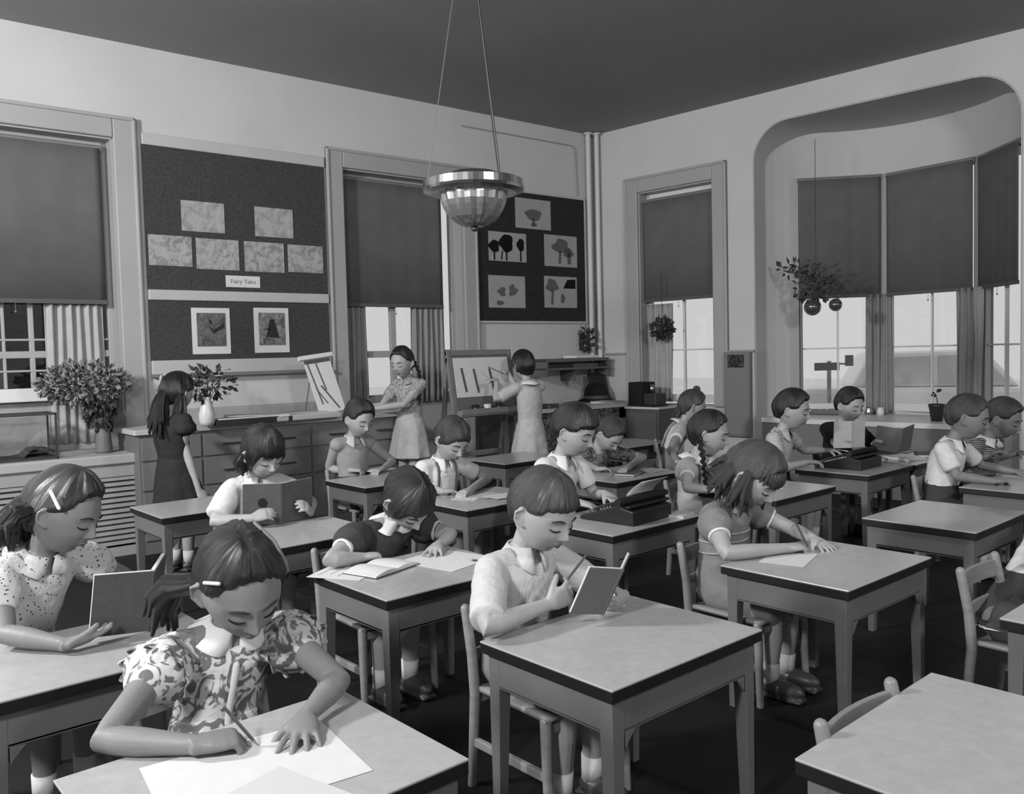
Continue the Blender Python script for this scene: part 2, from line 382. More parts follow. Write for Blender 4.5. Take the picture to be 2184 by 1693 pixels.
curtain(ML,c1a,c1b,.70,1.66,.105,'pale net curtain at the right of the leftmost window behind the leafy vase',CURTL)
curtain(ML,W2[0]+.015,wall(782,740,'L',.1)[0],.83,1.66,.1,'net curtain on the left side of the window behind the easel pad')
curtain(ML,wall(878,740,'L',.1)[0],wall(950,740,'L',.1)[0],.83,1.66,.1,'net curtain right of the braided girl standing at the window')
curtain(MR,W3[0]+.012,wall(1434,740,'R',.1)[0],.73,1.66,.1,'pale net curtain covering the left half of the slim window',CURTL)
# bay windows on the chords
names=['first','second','third']
for k in range(3):
    A=A3((POST[k],arcn(POST[k]),0)); B=A3((POST[k+1],arcn(POST[k+1]),0)); d=B-A; L=np.linalg.norm(d)
    Mk=MR@Matrix.Translation(Vector(A))@Matrix.Rotation(math.atan2(d[1],d[0]),4,'Z')
    window(4+k,Mk,0,L,.655,2.70,.71,casing=False,d=.03,stile=.045,muntv=((L/2,.012),),rails=((1.20,.014),),inner=TRIMW)
    MB().bb(-.035,.035,-.02,.1,.62,2.70).build('mullion_post',TRIM,bpy.data.objects['window_%d'%(4+k)])
    blind(Mk,.035,L-.035,1.64,2.675,.0,'dark roller blind in the %s panel of the curved bay window, counted from the left'%names[k])
    BAYM=Mk
    if k==0:
        curtain(Mk,.0,.07,.62,1.66,-.0,'narrow curtain edge at the left end of the bay',CURT,.006,2)
        curtain(Mk,L-.16,L+.06,.62,1.66,-.03,'grey net curtain gathered between the first and second bay windows',CURT)
    if k==1:
        curtain(Mk,L-.16,L-.02,.62,1.66,-.03,'net curtain hanging at the right of the second bay window',CURT)
    if k==2:
        curtain(Mk,.0,.12,.62,1.66,-.04,'striped net curtain hanging at the left of the third bay window',CURTL)
# corner pipes and ceiling conduit
def pipe(p,r,z0,z1,M,label,m=TRIM):
    o=MB().tube([(p[0],p[1],z0),(p[0],p[1],z1)],r,14,rnd=False).lathe((p[0],p[1],z1-.02),[(r,0),(r*1.9,.0),(r*1.9,.015),(r,.018)],14).lathe((p[0],p[1],z0),[(r,0),(r*1.9,.0),(r*1.9,.015),(r,.018)],14).build('heating_pipe',m,None,smooth=False); o.matrix_world=M; tag(o,label,'pipe')
pipe((wall(1258,500,'L',-.05)[0],-.05),.024,0,HC,ML,'left one of the two pale vertical pipes in the room corner',mat('pipe_paint',.5,.4,.3))
pipe((wall(1276,500,'R',-.05)[0],-.05),.024,0,HC,MR,'right one of the two pale vertical pipes in the room corner',mat('pipe_paint',.5,.4,.3))
q=[wall(985,268,'L',-.01),wall(1225,307,'L',-.01)]
o=MB().tube([(q[0][0],-.01,q[0][1]),(q[1][0]-.03,-.01,q[0][1]),(q[1][0],-.01,q[0][1]-.03),(q[1][0]+.02,-.01,2.75)],.006,8).build('wall_conduit',mat('conduit_paint',.3,.5,.3)); o.matrix_world=ML; tag(o,'thin conduit running along the wall just below the ceiling above the notice board','conduit')
# ================================================================ outside
GR=mat('outside_ground',.85,.9,.1,var=.08,vscale=1.5)
struct('ground',MB().bb(-40,8,-12,40,-.42,-.4),GR)
hn=thing('clapboard_house','dark clapboard house seen through the leftmost window','house',ML@TM(-6.2,3.2,-.4))
mb=MB()
for i in range(26): mb.prism([(0,i*.14),(.02,i*.14),(0.0,i*.14+.145)],'x',-2.2,2.6)
for v in mb.v: v[:,1]*=-1
mb.bb(-2.2,2.6,0,2.5,0,3.64); mb.build('clapboard_wall',mat('dark_clapboard',.035,.8,.1),hn)
MB().prism([(-.2,3.64),(2.7,3.64),(1.25,4.9)],'x',-2.3,2.7).build('roof',mat('dark_roof',.03,.9,.1),hn)
MB().bb(-1.2,-.4,-.05,.05,1.2,2.4).bb(.7,1.5,-.05,.05,1.2,2.4).build('house_window',mat('house_window_trim',.2,.4,.4),hn)
# pale car parked outside the second bay window
P=at(1975,800,'Z',.35); dd=nrm(P-CAM); 
cpos=CAM+(at(1975,815,'Z',-.2)-CAM)*0+ray(1978,800)*13.5
ct=thing('parked_car','pale parked car seen faintly through the second bay window','car',TM(cpos[0],cpos[1],-.4,35))
CAR=mat('pale_car_paint',.85,.35,.4)
mb=MB(); mb.prism([(-2.1,.35),(-2.1,.85),(-1.9,.98),(2.0,.95),(2.15,.7),(2.15,.35)],'y',-.8,.8); mb.build('car_body',CAR,ct,bevel=.08)
mb=MB(); mb.prism([(-1.25,.96),(-.95,1.5),(.65,1.52),(1.15,.95)],'y',-.68,.68); mb.build('car_cabin',CAR,ct,bevel=.08)
mb=MB()
for s in (-1,1): mb.prism([(-1.05,1.02),(-.85,1.42),(-.1,1.44),(-.1,1.02)],'y',s*.685-.004,s*.685+.004).prism([(0,1.02),(0,1.44),(.58,1.44),(.95,1.02)],'y',s*.685-.004,s*.685+.004)
mb.build('car_window',mat('car_glass',.62,.5,.3),ct)
for x in (-1.3,1.35):
    for s in (-.76,.76): MB().lathe((x,s,.33),[(.0,-.09),(.2,-.1),(.33,-.09),(.33,.09),(.2,.1),(0,.1)],20,R=rot(0,0,90)).build('wheel',mat('car_tyre',.5,.8,.1),ct)
# small road sign outside the first bay window
P=CAM+ray(1768,778)*11.0
st=thing('road_sign','small grey sign on a thin post seen through the first bay window','sign',TM(P[0],P[1],-.4,50))
MB().bb(-.02,.02,-.02,.02,0,P[2]+.4+.05).build('sign_post',mat('sign_post_grey',.35,.7,.2),st)
MB().bb(-.20,.12,-.045,-.02,P[2]+.4-.07,P[2]+.4+.03).bb(.2,.3,-.045,-.02,P[2]+.4-.02,P[2]+.4+.12).bb(.0,.3,-.03,-.02,P[2]+.4+.0,P[2]+.4+.02).build('sign_board',mat('sign_grey',.12,.6,.2),st)
# ================================================================ FIXTURES ON THE LEFT WALL
UL0,UL1=-4.293,-2.945       # notice board between the casings
NB=thing('notice_board','large dark two-tier notice board pinned with pale drawings between two windows','notice board',ML@TM(UL0,0,0))
WB=UL1-UL0
FR=mat('board_frame',.40,.5,.3,var=.04,vscale=4)
MB().bb(0,WB,-.014,0,1.72,2.705).build('upper_cork_panel',CORK,NB)
MB().bb(0,WB,-.014,0,1.232,1.652).build('lower_cork_panel',CORK,NB)
MB().bb(0,WB,-.03,0,2.70,2.78).build('top_rail',FR,NB,bevel=.006); MB().bb(0,WB,-.028,0,1.650,1.722).build('middle_rail',FR,NB,bevel=.006)
MB().bb(-.0,WB,-.03,0,1.135,1.234).build('lower_rail',FR,NB,bevel=.006)
MB().prism([(0,1.118),(-.075,1.118),(-.075,1.130),(-.03,1.140),(0,1.140)],'x',-.0,WB).build('chalk_ledge',mat('ledge_dark',.16,.5,.3),NB)
def sheet(side,x0,y0,x1,y1,label,m,n=-.017,name='drawing',group=None,mount=None,cat='drawing'):
    M0=ML if side=='L' else MR
    u0,z1=wall(x0,y0,side,n); u1,z0=wall(x1,y1,side,n)
    uc,zc=(u0+u1)/2,(z0+z1)/2; h=(u1-u0)/2; v=(z1-z0)/2
    t=thing(name,label,cat,M0@TM(uc,n,zc),group)
    mb=MB(); N=6
    vs=[];fs=[]
    for i in range(N+1):
        for j in range(N+1):
            a,b=i/N*2-1,j/N*2-1; vs.append((a*h,-.0003*(a*a+b*b),b*v))
    for i in range(N):
        for j in range(N): q=i*(N+1)+j; fs.append((q,q+N+1,q+N+2,q+1))
    mb.add(vs,fs).build('paper_sheet',m,t,solid=.0012); t['h']=h; t['v']=v
    return t,h,v
PM=[mat_spots('crayon_drawing_%s'%c,.33,.20,s,lo,.55,dist=d,detail=5) for c,s,lo,d in (('a',14,.30,.5),('b',18,.38,1.2),('c',11,.33,2.5),('d',22,.40,.2))]
for x0,y0,x1,y1,l,k in ((385,426,480,498,'pale crayon drawing, the left of the upper two on the big notice board',0),(542,440,626,509,'plain pale drawing, the right of the upper two on the big notice board',0),
    (315,499,411,569,'pale drawing at the left end of the row of four',1),(417,507,511,577,'pale drawing second from the left in the row of four, scribbled at the top',2),
    (520,514,607,582,'pale drawing second from the right in the row of four',3),(613,521,690,583,'pale drawing at the right end of the row of four',1)):
    sheet('L',x0,y0,x1,y1,l,PM[k],group='drawings on the big notice board')
t,h,v=sheet('L',481,587,555,614,'small rounded white label with faint writing under the row of drawings',PAPER,cat='label',name='title_label')
fc=bpy.data.curves.new('lettering','FONT'); fc.body='Fairy Tales'; fc.size=.044; fc.align_x='CENTER'; fc.align_y='CENTER'; fc.extrude=.0004
fo=bpy.data.objects.new('lettering',fc); COL.objects.link(fo); fo.parent=t; fo.matrix_local=Matrix.Translation((0,-.0035,0))@Matrix.Rotation(math.pi/2,4,'X'); fc.materials.append(mat('faded_ink',.28,.8,.1)); dgx=bpy.context.evaluated_depsgraph_get(); lm=bpy.data.meshes.new_from_object(fo.evaluated_get(dgx)); lo_=bpy.data.objects.new('lettering',lm); COL.objects.link(lo_); lo_.parent=t; lo_.matrix_local=fo.matrix_local.copy(); bpy.data.objects.remove(fo); lo_.name='lettering'
for x0,y0,x1,y1,l,s in ((407,656,493,754,'white-bordered dark print of flowers and a bird, left of the two below the rail',0),(540,656,618,751,'white-bordered dark print with a tall pointed shape, right of the two below the rail',1)):
    t,h,v=sheet('L',x0,y0,x1,y1,l,PAPER,cat='print',name='mounted_print',group='mounted prints on the lower board')
    MB().bb(-h*.74,h*.74,-.006,-.003,-v*.66,v*.78).build('print_image',mat_spots('print_%d'%s,.28 if s else .17,.05,26,.3,.7,dist=1.5,detail=6),t)
    mb=MB()
    if s: mb.add([(-h*.1,-.008,v*.5),(h*.12,-.008,v*.5),(h*.4,-.008,-v*.35),(-h*.35,-.008,-v*.3)],[(0,1,2,3)]).add([(-h*.5,-.008,v*.05),(-h*.1,-.008,v*.1),(-h*.1,-.008,-v*.0)],[(0,1,2)])
    else: mb.add([(-h*.15,-.008,v*.55),(h*.02,-.008,v*.42),(h*.02,-.008,v*.28),(-h*.1,-.008,v*.35)],[(0,1,2,3)]).add([(-h*.15,-.008,v*.2),(h*.1,-.008,v*.05),(h*.65,-.008,v*.32),(h*.65,-.008,v*.15),(h*.1,-.008,-v*.12)],[(0,1,4),(1,2,3,4)])
    mb.build('dark_figure',mat('print_ink',.03,.8,.1),t,fixn=False,solid=.0008)
# corner notice board
ub=(wall(1016,560,'L')[0],wall(1245,560,'L')[0]); zb=(1.523,2.705)
cb=thing('notice_board','square dark notice board with five pinned paintings near the corner','notice board',ML@TM(ub[0],0,0))
MB().bb(0,ub[1]-ub[0],-.016,0,*zb).build('cork_panel',mat('black_cork',.026,.9,.1,var=.3,vscale=50),cb)
w_=ub[1]-ub[0]
MB().bb(-.02,w_+.02,-.022,0,zb[0]-.02,zb[0]).bb(-.02,w_+.02,-.022,0,zb[1],zb[1]+.02).bb(-.02,0,-.022,0,*zb).bb(w_,w_+.02,-.022,0,*zb).build('board_frame',FR,cb)
PP=PAPER; INK=mat('poster_paint_black',.008,.8,.1); INKG=mat('poster_paint_grey',.10,.8,.1)
PBG=mat('painting_paper',.30,.8,.1,var=.05,vscale=10)
def blob(mb,cx,cz,rx,rz,n=18,y=-.004,wob=.18,seed=1):
    r=random.Random(seed); ph=[r.random()*6 for _ in range(3)]
    P=[]
    for i in range(n):
        a=2*math.pi*i/n; k=1+wob*(math.sin(3*a+ph[0])*.5+math.sin(5*a+ph[1])*.4); P.append((cx+rx*k*math.cos(a),y,cz+rz*k*math.sin(a)))
    mb.add(P,[tuple(range(n))])
def stroke(mb,x0,z0,x1,z1,w,y=-.004): 
    d=nrm((x1-x0,0,z1-z0)); nx,nz=-d[2]*w/2,d[0]*w/2
    mb.add([(x0-nx,y,z0-nz),(x1-nx,y,z1-nz),(x1+nx,y,z1+nz),(x0+nx,y,z0+nz)],[(0,1,2,3)])
G5='paintings on the corner notice board'
t,h,v=sheet('L',1098,420,1175,492,'painting of one round grey tree, topmost on the corner notice board',PBG,name='painting',cat='painting',group=G5)
mb=MB(); blob(mb,-.01*h,-.05*v,h*.45,v*.38,seed=2); stroke(mb,0,-v*.8,0,-v*.3,h*.12); blob(mb,0,-v*.72,h*.17,v*.12,seed=3); mb.build('painted_tree',INKG,t,fixn=False,solid=.0006)
t,h,v=sheet('L',1041,492,1123,560,'painting of three black leafy trees in a row, below the lamp',PBG,name='painting',cat='painting',group=G5)
mb=MB()
for cx,cz,rx,rz in ((-.72,0,.27,.42),(-.08,.25,.36,.62),(.68,.2,.2,.44)): blob(mb,cx*h,cz*v,rx*h,rz*v,seed=int(cx*9)); stroke(mb,cx*h,-v*.95,cx*h,cz*v-rz*v*.5,h*.07)
stroke(mb,-.35*h,-v*.9,-.3*h,-.3*v,h*.06); mb.build('painted_trees',INK,t,fixn=False,solid=.0006)
t,h,v=sheet('L',1160,499,1231,571,'painting of a grey bushy tree with two trunks, upper right on the corner board',PBG,name='painting',cat='painting',group=G5)
mb=MB(); blob(mb,0,.3*v,h*.5,v*.45,seed=5,wob=.3); blob(mb,h*.45,-.1*v,h*.3,v*.3,seed=9); stroke(mb,-h*.1,-v*.8,-h*.05,0,h*.14); stroke(mb,h*.5,-v*.8,h*.45,0,h*.2); mb.build('painted_bush',INKG,t,fixn=False,solid=.0006)
t,h,v=sheet('L',1041,586,1121,657,'painting of small dark scattered shapes, lower left on the corner board',PBG,name='painting',cat='painting',group=G5)
mb=MB(); blob(mb,-.3*h,-.0*v,h*.2,v*.28,seed=6,wob=.4); blob(mb,h*.3,.1*v,h*.22,v*.35,seed=7,wob=.4); blob(mb,-.4*h,-.7*v,h*.2,v*.14,seed=8); mb.build('painted_shapes',INKG,t,fixn=False,solid=.0006)
t,h,v=sheet('L',1160,588,1231,657,'painting with a black corner block and grey tree, lower right on the corner board',PBG,name='painting',cat='painting',group=G5)
mb=MB(); blob(mb,-.55*h,.4*v,h*.35,v*.4,seed=11,wob=.3); stroke(mb,-h*.55,-v*.8,-h*.5,.2*v,h*.13); blob(mb,.1*h,-.4*v,.12*h,.3*v,seed=4); mb.build('painted_tree',INKG,t,fixn=False,solid=.0006)
mb=MB(); mb.add([(h*.15,-.004,v*.25),(h*.9,-.004,v*.25),(h*.9,-.004,v*.85),(h*.4,-.004,v*.8)],[(0,1,2,3)]); mb.build('painted_block',INK,t,fixn=False,solid=.0006)
# radiator enclosure
rz=.648; r0,r1=-7.2,-4.45; rn=-.38
rc=thing('radiator_cover','long louvered radiator cover under the leftmost window','radiator cover',ML@TM(-5.4,0,0))
RCM=mat('radiator_cover_paint',.30,.45,.3,var=.04,vscale=4)
o=-(-5.4)
MB().bb(r0+o,r1+o-.005,rn-.02,0,rz-.06,rz).build('cover_top',mat('radiator_top_paint',.36,.45,.3),rc,bevel=.008)
mb=MB().bb(r0+o,r1+o-.01,rn,rn+.02,rz-.14,rz-.06).bb(r0+o,r1+o-.01,rn,rn+.02,0,.06)
for u in (r0,-6.1,-5.15,r1-.05): mb.bb(u+o,u+o+.04,rn,rn+.02,.06,rz-.14)
mb.build('cover_frame',RCM,rc)
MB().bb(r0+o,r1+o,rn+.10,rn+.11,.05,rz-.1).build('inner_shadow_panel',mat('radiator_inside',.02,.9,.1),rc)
for a,b in ((r0+.04,-6.1),(-6.06,-5.15),(-5.11,r1-.05)):
    mb=MB(); 
    for k in range(13): z=.075+k*.034; mb.prism([(rn+.0,z),(rn+.0,z+.018),(rn+.035,z+.026),(rn+.035,z+.014)],'x',a+o,b+o)
    mb.build('louver_panel',RCM,rc)
# ================================================================ COUNTER
cu0=wall(288,914,'L',-.5)[0]; cu1=wall(866,880,'L',-.5)[0]; cz=.80
ct=thing('counter_cabinet','long low grey counter cabinet with drawers under the big notice board','cabinet',ML@TM(cu0,0,0)); CL=cu1-cu0
MB().bb(.015,CL-.01,-.49,-.02,.0,cz-.035).build('cabinet_body',CABW,ct,bevel=.004)
nd=5; wdt=(CL-.04)/nd; GAP=mat('cabinet_face',.15,.45,.35)
for i in range(nd):
    x0=.025+i*wdt; 
    for z0,z1 in ((.60,.745),(.41,.585)):
        MB().bb(x0+.008,x0+wdt-.008,-.502,-.488,z0,z1).build('drawer',GAP,ct,bevel=.003)
        d=ct.children[-1]
        MB().tube([(x0+wdt/2-.06,-.515,(z0+z1)/2),(x0+wdt/2+.06,-.515,(z0+z1)/2)],.006,8).build('drawer_handle',mat('dark_handle',.04,.4,.4),[c for c in ct.children if c.name.startswith('drawer')][-1])
    MB().bb(x0+.008,x0+wdt-.008,-.502,-.488,.09,.395).build('cabinet_door',GAP,ct,bevel=.003)
ctp=MB().bb(cu0-.01,cu1+.0,-.515,-.02,cz-.035,cz).build('worktop',COUNTER,None,bevel=.006); ctp.matrix_world=ML; tag(ctp,'long pale worktop lying on the grey counter cabinet','worktop')
bs=MB().bb(cu0,cu1,-.03,0,cz,cz+.09).build('backsplash',TRIM,None); bs.matrix_world=ML; tag(bs,'low pale upstand along the wall behind the counter','backsplash')
# ================================================================ BACK TABLE, SHELF
P=at(1375,856,'Z',.74)
bx,by=P[0],P[1]
tu1=(P-C0)@A3((math.cos(AL),math.sin(AL),0)); tn=(P-C0)@A3((-math.sin(AL),math.cos(AL),0))
tu0=tu1-1.55
bt=thing('supply_table','supply table with printed cloth front and an open shelf end near the corner','table',ML@TM(tu0,tn,0)); TL=tu1-tu0; TD=min(.62,-tn-.03)
MB().bb(0,TL,0,TD,.705,.74).build('tabletop',COUNTER,bt,bevel=.005)
PRN=mat_spots('printed_curtain_cloth',.22,.03,16,.42,.56,dist=3,detail=4,mid=.08)
n=90; vs=[];fs=[]
for i in range(n+1):
    x=.02+(TL-.36)*i/n
    for j in range(5): z=.04+.66*j/4; vs.append((x,.03+.012*math.sin(i*.9)*(1.2-j/5),z))
for i in range(n):
    for j in range(4): q=i*5+j; fs.append((q,q+5,q+6,q+1))
MB().add(vs,fs).build('cloth_front',PRN,bt,smooth=True,solid=.003)
mb=MB().bb(TL-.34,TL-.325,.02,TD,.0,.705).bb(TL-.02,TL-.005,.02,TD,0,.705).bb(0,.02,.02,TD,0,.705)
for z in (.05,.28,.50): mb.bb(TL-.325,TL-.02,.03,TD,z,z+.015)
mb.bb(0,TL-.01,TD-.02,TD,.0,.705); mb.build('shelf_frame',mat('shelf_wood',.09,.5,.3),bt)
for k,(z,w2,h2,m) in enumerate(((.515,.2,.05,PAPER),(.566,.22,.03,PAPERG),(.295,.24,.06,PAPERG),(.356,.18,.05,PAPER),(.065,.22,.09,DARKC),(.156,.2,.05,PAPER))):
    o=MB().box((TL-.17,.15,z+h2/2+.0),(w2,.2,h2)).build('paper_stack',m,None,bevel=.003); o.matrix_world=ML@TM(tu0,tn,0)
    tag(o,['stack of white paper at the front of the top shelf of the supply table','grey folder lying on the white paper on the top shelf of the supply table','grey box on the middle shelf of the supply table','white pad lying on the grey box on the middle shelf','dark box on the bottom shelf of the supply table','white pad lying on the dark box on the bottom shelf'][k],'paper stack' if k not in (2,4) else 'box')
BTM=ML@TM(tu0,tn,0)
def onbt(x,y,z=.74,dy=.0): return at(x,y,'Z',z)
# shelf on the wall behind it
su0,su1=wall(1150,745,'L',-.15)[0],-.1
sh=thing('wall_shelf','dark wall shelf crowded with flat things below the corner notice board','shelf',ML@TM(su0,0,0)); SL=su1-su0
MB().bb(0,SL,-.26,-.0,1.135,1.165).bb(0,SL,-.26,-.0,1.06,1.08).bb(0,.02,-.25,0,1.0,1.165).bb(SL-.02,SL,-.25,0,1.0,1.165).bb(SL/2-.01,SL/2+.01,-.2,0,.95,1.06).build('shelf_board',mat('shelf_stain',.10,.5,.3),sh)
for k,(x0,x1,m,l) in enumerate(((.02,.32,BLKC,'near black flat folder lying in the wall shelf, left'),(.34,.66,DARKC,'dark flat folder lying in the wall shelf, middle'),(.68,SL-.03,BLKC,'near black flat folder lying in the wall shelf, right'))):
    o=MB().bb(x0,x1,-.25,-.03,1.0805,1.115).build('folder',m,None,bevel=.003); o.matrix_world=ML@TM(su0,0,0); tag(o,l,'folder')
o=MB().bb(SL-.42,SL-.12,-.24,-.06,1.1655,1.19).build('sketch_pad',PAPER,None,bevel=.003); o.matrix_world=ML@TM(su0,0,0); tag(o,'white pad lying on the right end of the dark wall shelf','pad')
# plant on the wall above shelf
def leaves(mb,c,R,n,size,seed=1,drop=.0,flat=1):
    r=random.Random(seed); c=A3(c)
    for i in range(n):
        while True:
            d=A3([r.uniform(-1,1) for _ in range(3)])
            if .1<np.linalg.norm(d)<1: break
        p=c+d*A3(R); a=nrm(d+A3((0,0,-drop))+A3([r.uniform(-.5,.5) for _ in range(3)])); b=nrm(np.cross(a,A3([r.uniform(-1,1) for _ in range(3)])))
        s=size*r.uniform(.6,1.3); q=np.cross(a,b)*.25*s
        mb.add([p,p+a*s*.5+b*s*.33+q*.3,p+a*s+q,p+a*s*.5-b*s*.33+q*.3,p+a*s*.5-q*.4],[(0,1,4),(1,2,4),(2,3,4),(3,0,4)])
    return mb
def stems(mb,c,base,n,R,seed=3,r0=.0025):
    r=random.Random(seed)
    for i in range(n):
        e=A3(c)+A3(R)*A3([r.uniform(-.7,.7) for _ in range(3)]); m=(A3(base)*.5+e*.5)+A3((r.uniform(-.02,.02),r.uniform(-.02,.02),.02)); mb.tube([base,m,e],r0,5)
    return mb
u,z=wall(1252,722,'L',-.1)
t=thing('ivy_plant','small dark ivy in a wall pot above the shelf beside the corner pipes','plant',ML@TM(u,-.1,z))
leaves(MB(),(0,0,0),(.07,.06,.11),70,.05,3).build('foliage',LEAF,t,fixn=False); MB().lathe((0,.02,-.12),[(.02,0),(.035,.0),(.045,.09),(.038,.09),(.0,.08)],16).build('pot',POTD,t,smooth=True)
MB().bb(-.012,.012,.06,.10,-.11,.06).build('bracket',BLACK,t); stems(MB(),(0,0,0),(0,.02,-.06),8,(.06,.05,.1)).build('stem',LEAF,t)
# things standing on the supply table
def put(px,py,z=.7405): p=at(px,py,'Z',z); return p
def TB(px,py):
    p=BTM.inverted()@Vector(at(px,py,'Z',.7405)); return TM(*(BTM@Vector((min(max(p.x,.15),TL-.15),min(max(p.y,.14),TD-.14),.7405))))
t=thing('hat','dark felt lump like a heaped hat on the supply table','hat',TB(1184,852))
MB().lathe((0,0,0),[(.17,0),(.175,.012),(.12,.03),(.105,.12),(.07,.17),(0,.18)],20).build('felt_crown',BLACKM,t,smooth=True)
MB().lathe((0,0,.028),[(.125,0),(.122,.03)],20,cap=False).build('hat_band',DARKC,t,solid=.003)
t=thing('picture_book','dark book standing tilted on the supply table, leaning back','book',TB(1226,850))
Rb=rot(-3,-14,0)
MB().box((-.0,0,.14),(.03,.22,.28),Rb).build('book_cover',BLKC,t,bevel=.003); MB().box((-.0,.004,.14),(.022,.216,.272),Rb).build('page_block',PAPER,t)
t=thing('desk_bell','low dark dome-shaped object on the supply table below the corner pipe','bell',TB(1278,846))
MB().lathe((0,0,0),[(.12,0),(.12,.01),(.1,.03),(.05,.055),(0,.06)],20).build('dome',BLACK,t,smooth=True); MB().ell((0,0,.066),.012).build('knob',STEEL,t,smooth=True)
for k,(px,py,w2,d2,h2,m,l) in enumerate(((1240,862,.3,.2,.012,PAPER,'white sheet pile lying on the supply table in the middle'),(1310,856,.34,.22,.02,PAPERG,'grey paper pile lying at the right of the supply table'),(1175,866,.22,.2,.03,DARKC,'dark box file lying at the left of the supply table'))):
    o=MB().box((0,0,h2/2),(w2*.7,d2,h2)).build('paper_pile',m,None,bevel=.002); o.matrix_world=TB(px,py+4)@Matrix.Rotation(.2*k,4,'Z'); tag(o,l,'paper')
# record player on a stand beside the slim window
us_,zs_=wall(1385,866,'R',-.30); zs_=round(zs_,3); SM=MR@TM(us_-.06,-.42,0); t=thing('radio_stand','small grey cupboard standing under the slim window','cupboard',SM)
MB().bb(-.12,.24,.0,.30,.0,zs_-.02).build('cupboard_body',mat('cupboard_grey',.07,.5,.3),t,bevel=.005); MB().bb(-.13,.25,-.01,.31,zs_-.02,zs_).build('cupboard_top',COUNTER,t,bevel=.003)
MB().bb(-.10,.22,-.012,.0,.05,zs_-.05).build('cupboard_door',mat('cupboard_grey2',.085,.5,.3),t,bevel=.003)
MB().ell((.19,-.02,.33),.01).build('door_knob',STEEL,t)
t=thing('projector','boxy black projector with a chrome fitting on the cupboard by the slim window','projector',SM@TM(.0,.12,zs_+.0005,-8))
MB().bb(-.12,.05,-.08,.1,.015,.22).build('housing',BLACKM,t,bevel=.008); MB().bb(.05,.2,-.06,.08,.015,.12).build('lamp_box',mat('grey_black',.03,.5,.4),t,bevel=.008)
MB().bb(-.12,.2,-.08,.1,0,.016).build('base_plate',BLACK,t); MB().lathe((.1,0,.12),[(.0,.0),(.02,0),(.02,.08),(0,.08)],14).build('chimney',STEEL,t,smooth=True)
MB().lathe((-.12,.01,.05),[(.0,-.05),(.035,-.04),(.035,.0),(.0,0)],18,R=rot(0,90,0)).build('lens',CERAM,t,smooth=True)
# grey wall panel with picture, right of the slim window
wp=thing('wall_cupboard','tall narrow grey wall cupboard between the slim window and the bay','cupboard',MR@TM(1.452,0,0))
MB().bb(0,.25,-.06,-.012,.45,1.19).build('cupboard_body',mat('wall_cupboard_grey',.16,.5,.3),wp,bevel=.004)
MB().bb(.01,.24,-.066,-.06,.47,1.17).build('cupboard_door',mat('wall_cupboard_door',.17,.5,.3),wp,bevel=.002)
MB().ell((.22,-.07,.8),.007).build('door_knob',STEEL,wp)
o=MB().bb(.045,.20,-.074,-.067,1.055,1.165).build('small_picture',mat_spots('dark_small_picture',.07,.015,30,.4,.6,dist=1),None); o.matrix_world=MR@TM(1.452,0,0); tag(o,'small dark picture fixed at the top of the narrow grey wall cupboard','picture')
# hanging plants
def hanging(px,py,Mw,yy,side,label,R,n,globes=0,pole=None):
    u,z=wall(px,py,side,yy); t=thing('hanging_plant',label,'plant',Mw@TM(u,yy,z))
    leaves(MB(),(0,0,0),R,n,.055,px).build('foliage',LEAF,t,fixn=False)
    MB().tube([(0,0,R[2]*.6),(0,0,pole or .3)],.0025,6).build('hanger',BLACK,t)
    stems(MB(),(0,0,0),(0,0,-.01),9,R,px).build('stem',LEAF,t)
    return t,u,z
t,u,z=hanging(1412,700,MR,-.06,'R','round dark bushy plant hanging in front of the slim window',(.095,.08,.085),170,pole=.5)
MB().lathe((0,0,-.10),[(.0,0),(.04,0),(.055,.07),(.048,.07),(.0,.06)],18).build('pot',POTD,t,smooth=True)
t,u,z=hanging(1740,610,MR,.12,'R','sprawling hanging plant with two glass globes in front of the bay blinds',(.17,.10,.12),120,pole=1.2)
MB().tube([(-.26,0,.14),(-.1,0,.10),(.05,.02,.12),(.2,0,.17)],.004,6).build('branch',LEAF,t); leaves(MB(),(-.15,0,.16),(.17,.05,.05),40,.06,9).build('upper_foliage',LEAF,t,fixn=False)
for (px,py,r,s) in ((1733,655,.07,'left'),(1782,650,.052,'right')):
    uu,zz=wall(px,py,'R',.12); g=MB().ell((uu-u,0,zz-z),r,n=24,m=16).build('glass_globe_pot',mat('dark_globe_glass',.05,.06,.9,coat=1),t,smooth=True)
MB().tube([(-.02,0,-.02),(-.03,0,.05)],.003,6).tube([(.19,0,.0),(.12,0,.06)],.003,6).build('wire',BLACK,t)
# aquarium and leafy vase on the radiator cover
u,z=wall(125,985,'L',-.2); 
aq=thing('aquarium','glass aquarium with a dark metal frame standing on the radiator cover at the left edge','aquarium',ML@TM(u-.62,-.19,rz)); 
AH=wall(122,880,'L',-.33)[1]-rz; AW,AD=.60,.27
mb=MB(); e=.012
for x in (0,AW-e):
    for y in (-AD/2,AD/2-e): mb.bb(x,x+e,y,y+e,0,AH)
for zz in (0,AH-e):
    mb.bb(0,AW,-AD/2,-AD/2+e,zz,zz+e).bb(0,AW,AD/2-e,AD/2,zz,zz+e).bb(0,e,-AD/2,AD/2,zz,zz+e).bb(AW-e,AW,-AD/2,AD/2,zz,zz+e)
mb.build('metal_frame',mat('dark_metal',.03,.4,.5),aq)
g=.004; MB().bb(e,AW-e,-AD/2+g,-AD/2+2*g,e,AH-e).bb(e,AW-e,AD/2-2*g,AD/2-g,e,AH-e).bb(g,2*g,-AD/2+e,AD/2-e,e,AH-e).bb(AW-2*g,AW-g,-AD/2+e,AD/2-e,e,AH-e).build('glass_wall',GLASS,aq)
mb=MB(); N=20
